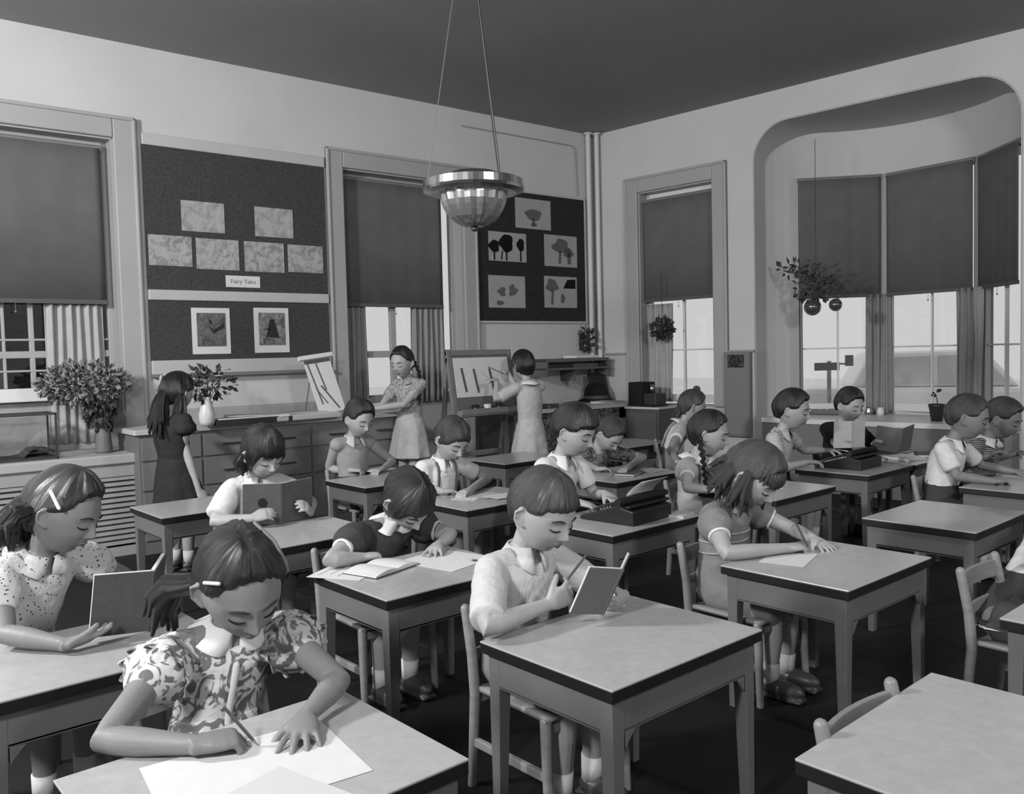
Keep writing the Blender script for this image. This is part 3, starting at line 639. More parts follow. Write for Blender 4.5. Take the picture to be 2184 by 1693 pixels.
vs=[(.015+(AW-.03)*i/N,-AD/2+.012+(AD-.024)*j/6,.03+.035*math.sin(i*.45)+.012*math.sin(i*1.7+j)) for i in range(N+1) for j in range(7)]
fs=[(i*7+j,(i+1)*7+j,(i+1)*7+j+1,i*7+j+1) for i in range(N) for j in range(6)]
mb.add(vs,fs); mb.bb(.014,AW-.014,-AD/2+.01,AD/2-.01,.012,.02); mb.build('gravel_bed',mat('gravel',.04,.9,.1,var=.5,vscale=60),aq,fixn=False)
MB().bb(.014,AW-.014,AD/2-.02,AD/2-.014,.02,AH-.03).build('back_card',mat('aquarium_backing',.20,.7,.2,var=.2,vscale=6),aq)
leaves(MB(),(.12,0,.12),(.06,.06,.09),40,.05,4,drop=-1).build('water_plant',LEAF,aq,fixn=False)
u,z=wall(222,965,'L',-.2)
vz=thing('flower_vase','tall grey vase with a large spray of pale leaves on the radiator cover','vase',ML@TM(u,-.2,rz))
MB().lathe((0,0,0),[(.0,0),(.05,.0),(.052,.02),(.045,.12),(.038,.2),(.05,.28),(.046,.28),(.03,.2),(.0,.05)],24).build('vase_body',mat('vase_glaze',.14,.3,.5),vz,smooth=True)
stems(MB(),(-.08,0,.46),(0,0,.2),22,(.26,.1,.14),5).build('stem',LEAF,vz)
leaves(MB(),(-.10,0,.45),(.27,.12,.13),950,.042,6).build('foliage',LEAFL,vz,fixn=False)
leaves(MB(),(-.02,-.03,.28),(.08,.06,.12),130,.06,8,drop=1.5).build('drooping_leaf',LEAF,vz,fixn=False)
# ---- things on the counter
M0=lambda px,py,z=cz,dn=0: at(px,py,'Z',z)
p=at(442,893,'X',-5.45); vt=thing('flower_vase','white vase of garden flowers on the counter beside the standing girl','vase',TM(p[0],p[1],cz))
MB().lathe((0,0,0),[(0,0),(.035,0),(.05,.03),(.052,.08),(.035,.14),(.028,.17),(.036,.19),(.03,.19),(.02,.16),(0,.1)],24).build('vase_body',CERAM,vt,smooth=True)
stems(MB(),(0,0,.30),(0,0,.15),18,(.17,.15,.1),12).build('stem',LEAF,vt); leaves(MB(),(0,0,.27),(.20,.16,.11),150,.05,13).build('foliage',LEAF,vt,fixn=False)
r=random.Random(5)
for k in range(14):
    c=(r.uniform(-.2,.2),r.uniform(-.14,.14),r.uniform(.22,.38)); mb=MB()
    for a in range(7): a=a*.9; mb.ell((c[0]+.017*math.cos(a),c[1]+.017*math.sin(a),c[2]),(.012,.012,.006),n=8,m=5)
    mb.ell((c[0],c[1],c[2]+.004),.009,n=8,m=5).build('flower_head',mat('pale_petal',.28,.7,.2),vt,smooth=True)
for k,(px,py,l,w2,h2,ang,m,lab) in enumerate(((530,890,.52,.26,.035,86,BLKC,'large dark flat box lying on the counter right of the white vase'),(640,876,.50,.28,.03,92,PAPERG,'thick grey portfolio lying on the counter in front of the easel pad'))):
    p=at(px,py,'Z',cz); q=thing('portfolio',lab,'portfolio',TM(-5.52,p[1]*5.52/abs(p[0]),cz,ang))
    MB().box((0,0,h2/2),(l,w2,h2)).build('portfolio_body',m,q,bevel=.003); MB().box((0,0,h2+.004),(l*.96,w2*.94,.006),rot(3,0,0)).build('loose_sheet',PAPER,q)
    MB().box((.03,.02,h2+.012),(l*.7,w2*.8,.006),rot(-9,1,0)).build('loose_sheet',PAPERG,q)
# easel pad standing on the counter
p0=at(712,882,'X',-5.5); pz=cz
ep=thing('drawing_pad','tall white drawing pad with sketched figures leaning on a wire stand on the counter','drawing pad',TM(p0[0],p0[1],pz,87))
tl=at(672,752,'X',-5.62)-A3((p0[0],p0[1],pz)); 
Hh=.47; ww=.21
Rm=Matrix.Rotation(math.radians(-20),4,'X')@Matrix.Rotation(math.radians(-7),4,'Y')
MB().bb(-ww/2,ww/2,-.01,.0,.03,Hh).xf(Rm).build('pad_sheets',PAPER,ep); MB().bb(-ww/2-.03,ww/2+.03,-.02,.01,Hh-.02,Hh+.01).xf(Rm).build('clamp_bar',CERAM,ep)
MB().bb(-ww/2,ww/2,-.014,-.006,Hh-.055,Hh-.025).xf(Rm).build('binding_strip',DARKC,ep)
mb=MB()
for x0,z0,x1,z1,w3 in ((-.085,.42,-.06,.10,.010),(-.02,.43,.0,.2,.010),(-.03,.24,.06,.05,.012),(-.075,.22,-.02,.1,.008)): stroke(mb,x0,z0,x1,z1,w3,y=-.0125)
mb.xf(Rm).build('sketched_lines',INKG,ep,fixn=False,solid=.0006)
MB().tube([(-.08,.15,.42),(-.10,.27,.006)],.005,8).tube([(.08,.15,.42),(.10,.27,.006)],.005,8).tube([(-.10,.27,.006),(.10,.27,.006)],.005,8).build('wire_prop',GREYM,ep)
# ================================================================ EASEL
Xe=-5.05
a=at(983,742,'X',Xe); b=at(1150,742,'X',Xe); lo=at(985,930,'X',Xe)
ez=thing('painting_easel','wooden double easel with a white sheet painted with tree trunks','easel',TM(Xe,a[1],0,90))
EWd=.66; E=-(at(985,760,'X',Xe)[1]-at(985,760,'X',Xe)[1])
zt=a[2]; EM=mat('easel_wood',.16,.5,.3,var=.12,vscale=5,stretch=(1,1,6))
Rm=Matrix.Rotation(math.radians(-9),4,'X')
MB().bb(0,.035,-.015,.015,0,zt+.0).bb(EWd-.035,EWd,-.015,.015,0,zt).bb(.0,EWd,-.012,.012,zt-.045,zt).bb(.0,EWd,-.012,.012,.35,.39).xf(Rm).build('easel_frame',EM,ez,bevel=.004)
MB().bb(0,.035,.36,.385,0,1.16).bb(EWd-.035,EWd,.36,.385,0,1.16).bb(0,EWd,.362,.383,.35,.39).xf(Matrix.Translation((0,.0,0))@Matrix.Rotation(math.radians(9),4,'X')).build('rear_frame',EM,ez,bevel=.004)
MB().bb(.03,EWd-.03,-.022,-.004,.80,zt-.05).xf(Rm).build('easel_board',mat('easel_board',.12,.6,.2),ez)
MB().bb(.02,EWd-.02,-.10,-.01,.745,.76).bb(.02,EWd-.02,-.10,-.092,.75,.80).xf(Rm).build('paint_tray',EM,ez)
ps=MB().bb(.045,EWd-.06,-.027,-.0225,.90,zt-.065).xf(Rm).build('painting_sheet',PAPER,None); ps.matrix_world=ez.matrix_world; ps['_m']=ez['_m']; tag(ps,'white painting of dark tree trunks clipped to the easel','painting')
mb=MB()
for x,zz0,zz1 in ((.12,.94,1.13),(.24,.93,1.12),(.40,.93,1.12)): stroke(mb,x+.02,zz0,x-.005,zz1,.022,y=-.0285)
mb.xf(Rm).build('painted_trunk',INKG,ps,fixn=False,solid=.0006)
for k,(x,m) in enumerate(((.18,BLACK),(.30,CERAM),(.42,BLACK))):
    o=MB().lathe((x,-.055,.761),[(0,0),(.03,0),(.03,.075),(.026,.075),(.0,.07)],18).build('paint_jar',m,None,smooth=True); 
    Z=-.055*math.sin(math.radians(-9)); o.matrix_world=ez.matrix_world@Matrix.Translation((0,.055+.76*math.sin(math.radians(9))-.055-.0,-.002+.0)); tag(o,['dark paint jar at the left of the easel tray','white paint jar in the middle of the easel tray','dark paint jar at the right of the easel tray'][k],'jar')
# ================================================================ PENDANT LAMP
LP=CAM+ray(1010,404)*4.0
lp=thing('pendant_lamp','round metal and cut-glass bowl lamp hung on three thin chains','lamp',TM(*LP))
RG=.235; CHR=mat('brushed_chrome',.45,.22,.5,metal=1); 
pr=[]
for a in range(0,91,10): a=math.radians(a); pr.append((.155*max(math.cos(a),.001)**.75,-.01-.165*math.sin(a)**1.15))
n=64; R=[]
for k,(q,z) in enumerate(pr):
    an=np.linspace(0,2*math.pi,n,endpoint=False); fl=1+.035*np.cos(an*16)*(1 if q>.03 else 0); R.append(np.stack([max(q,.003)*fl*np.cos(an),max(q,.003)*fl*np.sin(an),an*0+z+.0015*math.sin(k*2.2)],1))
MB().rings(R,cap=True).build('cut_glass_bowl',mat('mirrored_cut_glass',.40,.30,.8,metal=.85),lp,smooth=False)
MB().lathe((0,0,0),[(.155,-.015),(.20,-.022),(RG,-.012),(RG+.004,.0),(RG+.002,.034),(RG-.012,.040),(RG-.02,.03),(.17,.0)],64).build('metal_rim',CHR,lp,smooth=False)
MB().lathe((0,0,.0),[(.17,.0),(.16,.045),(.11,.075),(.05,.085),(0,.087)],48).build('top_reflector',CHR,lp,smooth=True)
MB().ell((0,0,-.183),(.018,.018,.014)).build('finial',mat('dark_finial',.03,.3,.5),lp,smooth=True)
hk=A3((0,0,HC-LP[2]))
cr_=at(1068,372,'X',LP[0]); 
for k,ad in enumerate((102,228,354)):
    ad=math.radians(ad+0); q=A3((RG*.93*math.cos(ad),RG*.93*math.sin(ad),.03)); m=MB().tube([q,hk+A3((0,0,-.06))],.007 if k==0 else .002,6,rnd=False); m.ell(q,.012,n=10,m=8).build('hanging_chain',BLACK if k==0 else GREYM,lp)
MB().lathe(hk+A3((0,0,-.07)),[(.0,0),(.02,0),(.05,.03),(.06,.069),(0,.069)],24).build('ceiling_canopy',CHR,lp,smooth=True)
# ================================================================ DESKS AND CHAIRS
DW,DL,DH=.455,.577,.487
def make_desk():
    t=thing('school_desk','',"desk")
    x,y=DW/2,DL/2
    MB().bb(-x,x,-y,y,DH-.005,DH).build('laminate_top',DESKT,t,bevel=.0015)
    MB().bb(-x+.0005,x-.0005,-y+.0005,y-.0005,DH-.030,DH-.005).build('edge_band',DESKE,t,bevel=.001)
    i=.016; q=.010
    mb=MB().bb(x-i-q,x-i,-y+i,y-i,DH-.115,DH-.030).bb(-x+i,x-i,-y+i,-y+i+q,DH-.115,DH-.030).bb(-x+i,x-i,y-i-q,y-i,DH-.115,DH-.030).bb(-x+i,-x+i+q,-y+i,y-i,DH-.06,DH-.030).bb(-x+i,x-i,-y+i,y-i,DH-.113,DH-.105)
    mb.build('book_box',DESKB,t,bevel=.002)
    for sx in (-1,1):
        for sy in (-1,1):
            a=.042; b=.028; X=sx*(x-i+.001); Y=sy*(y-i+.001); mb=MB()
            P=[(X,Y,DH-.031),(X-sx*a,Y,DH-.031),(X-sx*a,Y-sy*a,DH-.031),(X,Y-sy*a,DH-.031),(X-sx*.002,Y-sy*.002,0),(X-sx*b,Y-sy*.002,0),(X-sx*b,Y-sy*b,0),(X-sx*.002,Y-sy*b,0)]
            mb.add(P,[(0,1,2,3),(7,6,5,4),(0,4,5,1),(1,5,6,2),(2,6,7,3),(3,7,4,0)])
            mb.prism([(Y-sy*a,DH-.115),(Y-sy*(a+.035),DH-.115),(Y-sy*a,DH-.155)],'x',X-sx*.001,X-sx*.02)
            mb.build('leg',DESKB,t,bevel=.002)
    return t
DK=dict(D1=(-1.442,1.636,'desk of the boy in the light shirt, front and centre with a bare top'),D2=(-1.448,2.697,'desk where the short-haired girl writes, behind the centre desk'),D3=(-1.482,3.771,'empty desk with a bright window reflection on its top at the right'),
 D4=(-.559,1.636,'empty desk in the bottom right corner of the photo'),D6=(-2.465,4.93,'desk at the right carrying a typewriter beside a striped-shirt boy'),D8=(-2.481,2.80,'desk with a black typewriter right of the centre boy'),
 D9=(-3.382,3.845,'desk of the bent-over child behind the centre typewriter'),D10=(-2.382,1.671,'desk of the girl in the dark dress, holding open books and papers'),D12=(-4.316,1.681,'empty desk at left in front of the counter'),
 D0=(-1.422,.643,'nearest desk at the bottom left where the girl in the flowery dress writes'),D15=(-4.49,3.985,'desk behind the suspendered boy, in front of the painting child'),D7=(-2.43,3.915,'desk of the braided girl, seen behind the writing girl'),
 D13=(-3.297,1.67,'desk where the child in white reads a dark book'),D11=(-3.358,2.758,'desk of the boy wearing suspenders'),D14=(-4.35,2.819,'desk of the boy in the sleeveless grey shirt'),D16=(-4.47,5.19,'far desk near the slim window beside the girl in the vest'),
 D5=(-.592,2.723,'desk cut off by the right edge of the photo'),D17=(-2.349,.609,'desk at the left edge where the girl in the speckled blouse reads'),D18=(-1.496,4.837,'desk of the white-shirted boy at the far right'),D19=(-2.453,5.533,'far right desk heaped with open books in front of the black-shirted boy'))
proto=None
for k,(x,y,l) in DK.items():
    if proto is None: proto=make_desk(); o=proto
    else: o=copy_tree(proto)
    place(o,TM(x,y,0,-.5 if k in('D1','D2') else 0),l,'school desks')
def make_chair():
    t=thing('school_chair','','chair'); w=.145
    mb=MB(); vs=[];fs=[];N=8
    for i in range(N+1):
        for j in range(N+1):
            a,b=i/N*2-1,j/N*2-1; vs.append((a*.15,b*(.155-.012*(1-a)/2),.288-.010*(1-b*b)*(1-.3*a)))
    for i in range(N):
        for j in range(N): q=i*(N+1)+j; fs.append((q,q+N+1,q+N+2,q+1))
    mb.add(vs,fs).build('seat',CHAIRW,t,smooth=True,solid=.014)
    for s in (-1,1):
        MB().tube([(-.175,s*w,0),(-.150,s*w,.27),(-.160,s*w,.38),(-.185,s*w,.505)],[.013,.0165,.0155,.014],10).build('leg',CHAIRW,t,smooth=True)
        MB().tube([(.135,s*w,.277),(.145,s*(w+.005),0)],[.0165,.012],10).build('leg',CHAIRW,t,smooth=True)
        MB().bb(-.155,.14,s*w-.008,s*w+.008,.12,.145).build('stretcher',CHAIRW,t,bevel=.003)
    MB().bb(.128,.146,-w,w,.245,.272).build('seat_rail',CHAIRW,t,bevel=.003); MB().bb(-.155,-.14,-w,w,.245,.272).build('seat_rail',CHAIRW,t,bevel=.003)
    for z,x,h in ((.465,-.180,.055),(.375,-.161,.032)):
        R=[]
        for i in range(9):
            f=i/8*2-1; R.append([(x-.018*(1-f*f)-.006,f*w,z-h/2),(x-.018*(1-f*f)+.006,f*w,z-h/2),(x-.018*(1-f*f)+.003,f*w,z+h/2),(x-.018*(1-f*f)-.009,f*w,z+h/2)])
        MB().rings([A3(q) for q in R]).build('back_rail',CHAIRW,t,bevel=.002)
    return t
CH=[]
def chair(x,y,a,label):
    global cproto
    if not CH: o=make_chair()
    else: o=copy_tree(CH[0])
    CH.append(o); place(o,TM(x,y,0,a),label,'school chairs')
# ================================================================ PEOPLE
def head_pts(d,face=True,boy=True):
    dx,dy,dz=d[:,0],d[:,1],d[:,2]; t=np.clip(-dz,0,1); up_=np.clip(dz,0,1)
    x=.091*dx; y=.0695*dy; z=.105*dz
    x=np.where(dx<0,x*(1.06-.50*t**1.2),x*(1-.04*t)); x=x-.004
    y=y*(1-.30*t**1.6)*(1-.04*up_)
    x=np.where(dx>0,x*(1-.06*(1-np.abs(dy))),x)
    if face:
        f=(dx>0).astype(float)
        def g(y0,z0,sy,sz): return np.exp(-((y-y0)/sy)**2-((z-z0)/sz)**2)*f
        def g2(y0,z0,sy,sz): return g(y0,z0,sy,sz)+g(-y0,z0,sy,sz)
        dxx=.005*g(0,-.002,.007,.020)+.0165*g(0,-.029,.0095,.0105)+.008*g(0,-.018,.008,.014)+.005*g2(.0095,-.033,.005,.005)
        dxx+=-.0085*g2(.029,-.001,.015,.012)+.0055*g2(.029,-.005,.011,.007)+.0035*g2(.027,.018,.018,.006)
        dxx+=.004*g2(.036,-.034,.020,.018)+.0065*g(0,-.055,.024,.016)
        dxx+=.0042*(g(0,-.050,.014,.0038)+g(0,-.060,.012,.0042))-.004*g(0,-.0552,.018,.0018)
        dxx+=-.003*g(0,-.069,.014,.005)+.008*g(0,-.088,.017,.013)
        x=x+dxx
    return np.stack([x,y,z],1)
def sph(nu,nv):
    D=[]
    for i in range(nv+1):
        th=math.pi*(min(max(i,.15),nv-.15))/nv; an=np.linspace(0,2*math.pi,nu,endpoint=False)
        D.append(np.stack([math.sin(th)*np.cos(an),math.sin(th)*np.sin(an),an*0-math.cos(th)],1))
    return D
def sstep(a,b,x): t=np.clip((x-a)/(b-a),0,1); return t*t*(3-2*t)
def hairline(az,kind):
    # az in degrees 0=front 180=back -> height (m, in head units) below which there is no hair
    if kind=='boy':   K=[(0,.060),(30,.058),(48,.040),(62,.012),(78,.006),(95,.006),(108,-.030),(130,-.055),(180,-.062)]
    elif kind=='fringe': K=[(-1,.034),(0,.034),(25,.036),(48,.030),(64,.012),(78,.006),(95,.006),(108,-.030),(130,-.055),(180,-.062)]
    elif kind=='bowl':K=[(0,.040),(35,.035),(55,.005),(80,-.020),(100,-.045),(130,-.07),(180,-.075)]
    elif kind=='bob': K=[(0,.030),(40,.022),(58,-.02),(75,-.07),(110,-.09),(180,-.09)]
    else:             K=[(0,.066),(30,.063),(50,.045),(66,.018),(85,.004),(98,-.010),(112,-.045),(140,-.075),(180,-.080)]
    a=np.abs(az); return np.interp(a,[k[0] for k in K],[k[1] for k in K])
def hair_shell(mb,kind,th=.013,seed=1,nu=72,nv=54,part=None,tuft=0.0):
    D=sph(nu,nv); R=[];S=[]; r=random.Random(seed); ph=[r.random()*6 for _ in range(6)]
    for d in D:
        p=head_pts(d,False); az=np.degrees(np.arctan2(d[:,1],d[:,0])); hl=hairline(az,kind)
        hl=hl+.004*np.sin(az*.35+ph[0])+.003*np.sin(az*.9+ph[1])
        m=sstep(-.006,.014,p[:,2]-hl)
        azr=np.radians(az)
        st=.0022*np.sin(azr*23+ph[2]+p[:,2]*30)+.0018*np.sin(azr*41+ph[3]-p[:,2]*25)+.003*np.sin(azr*7+ph[4]+p[:,2]*40)
        top=np.clip(d[:,2],0,1); st*=(1-top**4)
        thk=th*(1+.25*top-.35*np.abs(d[:,1])**2)+st+tuft*np.sin(azr*5+ph[5])*top*(1-top)*2
        if part is not None:
            yy=p[:,1]-part; thk-=.006*np.exp(-(yy/.004)**2)*(d[:,0]>-.3)*(p[:,2]>.03)
        off=thk*m-.010*(1-m)
        R.append(p+d*off[:,None]); S.append(np.stack([np.cos(azr)*2.2,np.sin(azr)*2.2,p[:,2]*3],1))
    return mb.rings(R,st=np.concatenate(S))
def HM(c,Rm,s): 
    M=Matrix.Identity(4)
    for i in range(3):
        for j in range(3): M[i][j]=Rm[i][j]*s
        M[i][3]=c[i]
    return M
def face_x(y,z):
    # surface x of the face at (y,z)
    D=np.array([[math.sqrt(max(1-(y/.0695)**2-(z/.105)**2,.02)),y/.0695,z/.105]]); 
    for _ in range(4):
        D/=np.linalg.norm(D); q=head_pts(D)[0]; D[0,1]+=(y-q[1])/.08; D[0,2]+=(z-q[2])/.105
    D/=np.linalg.norm(D); return head_pts(D)[0][0]
def hand(mb,W,d,pn,side,curl=(25,25,20),spread=5,thumb=(35,25),s=1.0,fr=.0068):
    """W wrist, d finger direction, pn palm normal (out of the palm), side +1 left hand / -1 right hand"""
    d=nrm(d); pn=nrm(A3(pn)-d*np.dot(pn,d)); t=nrm(np.cross(d,pn))*(-side)   # t points to the thumb side
    W=A3(W); L=.058*s; 
    # palm
    rs=[]
    an=np.linspace(0,2*math.pi,16,endpoint=False)
    for f,w,h in ((-.25,.017,.014),(0,.019,.0145),(.3,.026,.0145),(.65,.030,.013),(.95,.029,.0105),(1.05,.024,.007)):
        c=W+d*L*f; rs.append(c+np.outer(np.cos(an)*w*s,t)+np.outer(np.sin(an)*h*s,pn))
    mb.rings(rs)
    ln=(.040,.045,.042,.034)
    for i in range(4):
        o=(1.5-i)*.0145*s; a=math.radians((1.5-i)*spread); base=W+d*L*(.96-.05*abs(i-1.2))+t*o
        f0=nrm(d*math.cos(a)+t*math.sin(a)); P=[base-f0*.012*s,base]; ang=0; q=base; 
        l=ln[i]*s/.044*.052
        for k,seg in enumerate((.42,.32,.26)):
            ang+=math.radians(curl[k]+ (i-1.5)*2.0); g=f0*math.cos(ang)+pn*math.sin(ang); q=q+g*l*seg; P.append(q)
        r=fr*s*(1,1.03,1,.88)[i]; mb.tube(P,[r*1.05,r*1.05,r,r*.95,r*.82],10)
    b=W+d*L*.22+t*.017*s; a=math.radians(thumb[0]); g=nrm(d*math.cos(a)+t*math.sin(a)+pn*.35); a2=math.radians(thumb[1]); g2=nrm(g*math.cos(a2)+d*math.sin(a2)*.7+pn*math.sin(a2)*.8)
    mb.tube([b-g*.01*s,b+g*.024*s,b+g*.024*s+g2*.020*s,b+g*.024*s+g2*.020*s+nrm(g2+pn*.2)*.016*s],[.0105*s,.0090*s,.0082*s,.0068*s],10)
def ik(S,W,l1,l2,pole):
    S,W=A3(S),A3(W); v=W-S; D=np.linalg.norm(v); 
    if D>(l1+l2)*.985: return S+v*(l1/(l1+l2))
    u=v/D; a=(l1*l1-l2*l2+D*D)/(2*D); h=math.sqrt(max(l1*l1-a*a,0)); p=A3(pole)-u*np.dot(pole,u); return S+u*a+nrm(p)*h
def person(label,head,hyaw,hpitch,hroll=0,psi=0,hip=None,lean=None,R=None,L=None,hs=1.06,vox=.005,skin=None,hair='boy',hcol=.03,hair_th=.013,part=None,
           extra=None,top=None,topcol=WHITE,sleeve=.5,sleeve_r=.046,cuff=None,collar=None,colmat=None,bottom=None,botcol=None,stand=False,girl=False,sh=.108,shdrop=.0,
           bulk=1.0,knee=None,feet=None,belly=None,puff=0,skirtlen=None,cat='person',hipz=.345,seed=1,tuft=0,bangs=0,detail=True,shoff=(0,0,0),far=False,hairvox=0):
    skin=skin or SKIN
    f=A3((math.cos(math.radians(psi)),math.sin(math.radians(psi)),0)); l=A3((-f[1],f[0],0)); up=A3((0,0,1))
    Rh=rot(hyaw,hpitch,hroll); hc=A3(head); 
    base=hc+Rh@A3((-.024,0,-.070))*hs
    Nb=base-f*.030+A3((0,0,-.052))*hs
    if lean is not None: Nb=Nb+A3(lean)
    H=A3((hip[0],hip[1],hipz)) if hip is not None else A3((Nb[0],Nb[1],hipz))-f*.10
    t=thing('person',label,'person',TM(H[0],H[1],0)); IV=inv(t)
    # spine
    C1=H*.5+Nb*.5-f*.030
    def sp(k): return H*(1-k)**2+2*C1*k*(1-k)+Nb*k*k
    def tn(k): return nrm((C1-H)*(1-k)+(Nb-C1)*k)
    tt=tn(.95); Sc=Nb-tt*.040+A3(shoff); SL=Sc+l*sh; SR=Sc-l*sh; SL=SL-up*shdrop; SR=SR-up*shdrop
    PR=[(-.12,.075,.06),(0,.098,.078),(.15,.096,.074),(.35,.090,.066),(.6,.098,.072),(.78,.106,.070),(.9,.092,.056),(.98,.060,.046),(1.04,.042,.040)]
    def torso(mb,g,k0=-.2,k1=1.1,bk=1.0,gw=1.0):
        rs=[];an=np.linspace(0,2*math.pi,24,endpoint=False)
        for k,wv,dv in PR:
            if k<k0 or k>k1: continue
            kk=min(max(k,0),1); c=sp(kk)+(tn(kk)*(k-kk)*.4); T=tn(kk); fw=nrm(f-T*np.dot(f,T))
            if belly and .05<k<.7: bw=belly
            else: bw=1
            rs.append(c+np.outer(np.sin(an)*(wv*bk*gw+g),l)+np.outer(np.cos(an)*(dv*bk*bw+g),fw))
        mb.rings(rs)
    body=MB(); torso(body,0,bk=bulk*.96)
    body.tube([SL,Sc+l*.03+tt*.012,Sc-l*.03+tt*.012,SR],[.040,.040,.040,.040],14)
    neckr=.0335*hs
    body.tube([Nb-tt*.04,Nb,base+A3((0,0,.0)),hc+Rh@A3((-.016,0,-.03))*hs],[.040,neckr,neckr,neckr*.95],16)
    nu,nv=(112,84) if vox<=.0042 else (72,54)
    D=sph(nu,nv); body.rings([(head_pts(d)*hs)@Rh.T+hc for d in D])
    for s in (-1,1):
        Re=Rh@rot(s*-22,0,0)@rot(0,-12,0)
        c=hc+Rh@A3((-.010,s*.068,-.010))*hs
        body.ell(c,(.0165*hs,.0065*hs,.028*hs),Re,14,10).tube([c+Re@A3((.006,s*.004,-.024))*hs,c+Re@A3((-.014,s*.009,-.010))*hs,c+Re@A3((-.013,s*.010,.014))*hs,c+Re@A3((.004,s*.006,.024))*hs],.0042*hs,8)
    arms={}
    for nm,s,spec,S in (('R',-1,R,SR),('L',1,L,SL)):
        if spec is None: spec=dict(w=S+f*.18-up*.22-l*s*.04,pole=(-.3*f[0]+s*l[0],-.3*f[1]+s*l[1],-1))
        W=A3(spec['w']); 
        E=A3(spec['e']) if 'e' in spec else ik(S,W,.19*spec.get('k',1),.165*spec.get('k',1),spec.get('pole',A3((s*l[0]*.8-f[0]*.4,s*l[1]*.8-f[1]*.4,-.6))))
        ab=.036; a1=S*.5+E*.5; fa=E*.6+W*.4
        body.tube([S,S*.75+E*.25,a1,E*.9+S*.1,E,E*.85+W*.15,fa,E*.25+W*.75,W],[.039,.037*bulk,.033*bulk,.0275,.0265,.0275,.0265,.0205,.0172],16)
        d=spec.get('d',nrm(W-E)); pn=spec.get('pn',(0,0,-1))
        hand(body,W,d,pn,s,spec.get('curl',(22,28,20)),spec.get('spread',4),spec.get('thumb',(38,25)),spec.get('s',1.0))
        arms[nm]=(S,E,W,s,d,A3(pn))
    # legs
    low=MB(); sock=[];KN=[];AN=[]
    for s in (-1,1):
        hj=H+l*s*.050+A3((0,0,-.005))
        if stand:
            an_=A3((H[0],H[1],.055))+l*s*.05; kn=hj*.5+an_*.5+f*.012
            body.tube([hj,hj*.5+kn*.5,kn,kn*.55+an_*.45,an_],[.055,.050,.040,.037,.025],14)
        else:
            kn=H+l*s*.062+f*.235+A3((0,0,-.032)) if knee is None else A3(knee[0 if s<0 else 1])
            an_=(A3((kn[0],kn[1],.06))-f*.02) if feet is None else A3(feet[0 if s<0 else 1])
            body.tube([hj,hj*.5+kn*.5,kn,kn*.6+an_*.4,an_],[.052,.046,.038,.036,.024],14)
        KN.append(kn);AN.append(an_)
        body.ell(an_+f*.04-up*.025,(.075,.028,.026),rot(psi,0,0),12,8)
    b=body.build('body',skin,t,inv=IV,remesh=vox,sm=3 if vox<.0045 else 2)
    # face details in head space
    ML_=HM(A3((0,0,0)),I3,1)
    HMt=inv(t)@HM(hc,Rh,hs)
    if detail:
        lp=MB()
        for s in (-1,1):
            eb=MB(); ly=MB()
            eb.tube([(face_x(y,z)+.0012,s*y,z) for y,z in ((.014,.0165),(.024,.0205),(.034,.0195),(.043,.0145))],[.0018,.0026,.0022,.0012],8)
            ly.tube([(face_x(y,z)+.0010,s*y,z) for y,z in ((.0175,-.0085),(.023,-.0105),(.030,-.0115),(.037,-.0100),(.0425,-.0065))],[.0011,.0018,.0022,.0020,.0011],8)
            eb.build('eyebrow',BROW,t,local=HMt,smooth=True); ly.build('eyelash',LASH,t,local=HMt,smooth=True)
        lp.tube([(face_x(y,z)+.0002,y,z) for y,z in ((-.016,-.0545),(-.008,-.0520),(0,-.0525),(.008,-.0520),(.016,-.0545))],[.0012,.0028,.0026,.0028,.0012],8)
        lp.tube([(face_x(y,z)+.0002,y,z) for y,z in ((-.014,-.0565),(-.007,-.0590),(0,-.0600),(.007,-.0590),(.014,-.0565))],[.0012,.0028,.0034,.0028,.0012],8)
        lp.build('lips',LIP,t,local=HMt,smooth=True)
    # hair
    hm=mat_hair('hair_%d'%int(hcol*1000),hcol*.65); hb=MB()
    hair_shell(hb,hair,hair_th,seed,part=part,tuft=tuft)
    if bangs:
        for i in range(17):
            y=(i-8)*.0072; z1=.028-.004*math.sin(i*2.1); hb.tube([(.040,y*.8,.070),(face_x(y*.95,.060)+.004,y*.97,.064),(face_x(y,.045)+.006,y,.046),(face_x(y,.035)+.006,y*1.02,z1+.006),(face_x(y,.03)+.003,y*1.03,z1-.006)],[.004,.0075,.008,.0065,.0025],8)
    if extra: extra(hb)
    hb.build('hair',hm,t,local=HMt,smooth=True,attr=not hairvox,remesh=hairvox,sm=2 if hairvox else 0)
    # top garment
    if top:
        g=.009; tp=MB(); torso(tp,g*(1.15 if top!='tight' else .8),k1=.93,bk=bulk)
        tp.tube([SL,Sc+l*.045+tt*.003,Sc-l*.045+tt*.003,SR],[.0465,.0445,.0445,.0465],16)
        for nm,(S,E,W,s,d,pn) in arms.items():
            if sleeve>0:
                if sleeve<=1: e=S*(1-sleeve)+E*sleeve; pts=[S,S*.6+e*.4,e]; rr=[.0465,sleeve_r*1.0+puff*.6,sleeve_r*.96]
                else: k=sleeve-1; e=E*(1-k)+W*k; pts=[S,S*.5+E*.5,E,e]; rr=[.0465,sleeve_r*.93,sleeve_r*.85,sleeve_r*.72]
                if puff: pts=[S,S*.7+e*.3,S*.35+e*.65,e]; rr=[.047,.054+puff,.055+puff,.036]
                tp.tube(pts,rr,18,k=.25)
                if cuff: 
                    c0=e-nrm(e-pts[-2])*.014; MB().tube([c0,e+nrm(e-pts[-2])*.003],rr[-1]+.0035,20,rnd=False).build('cuff',cuff,t,inv=IV,smooth=False,bevel=.002)
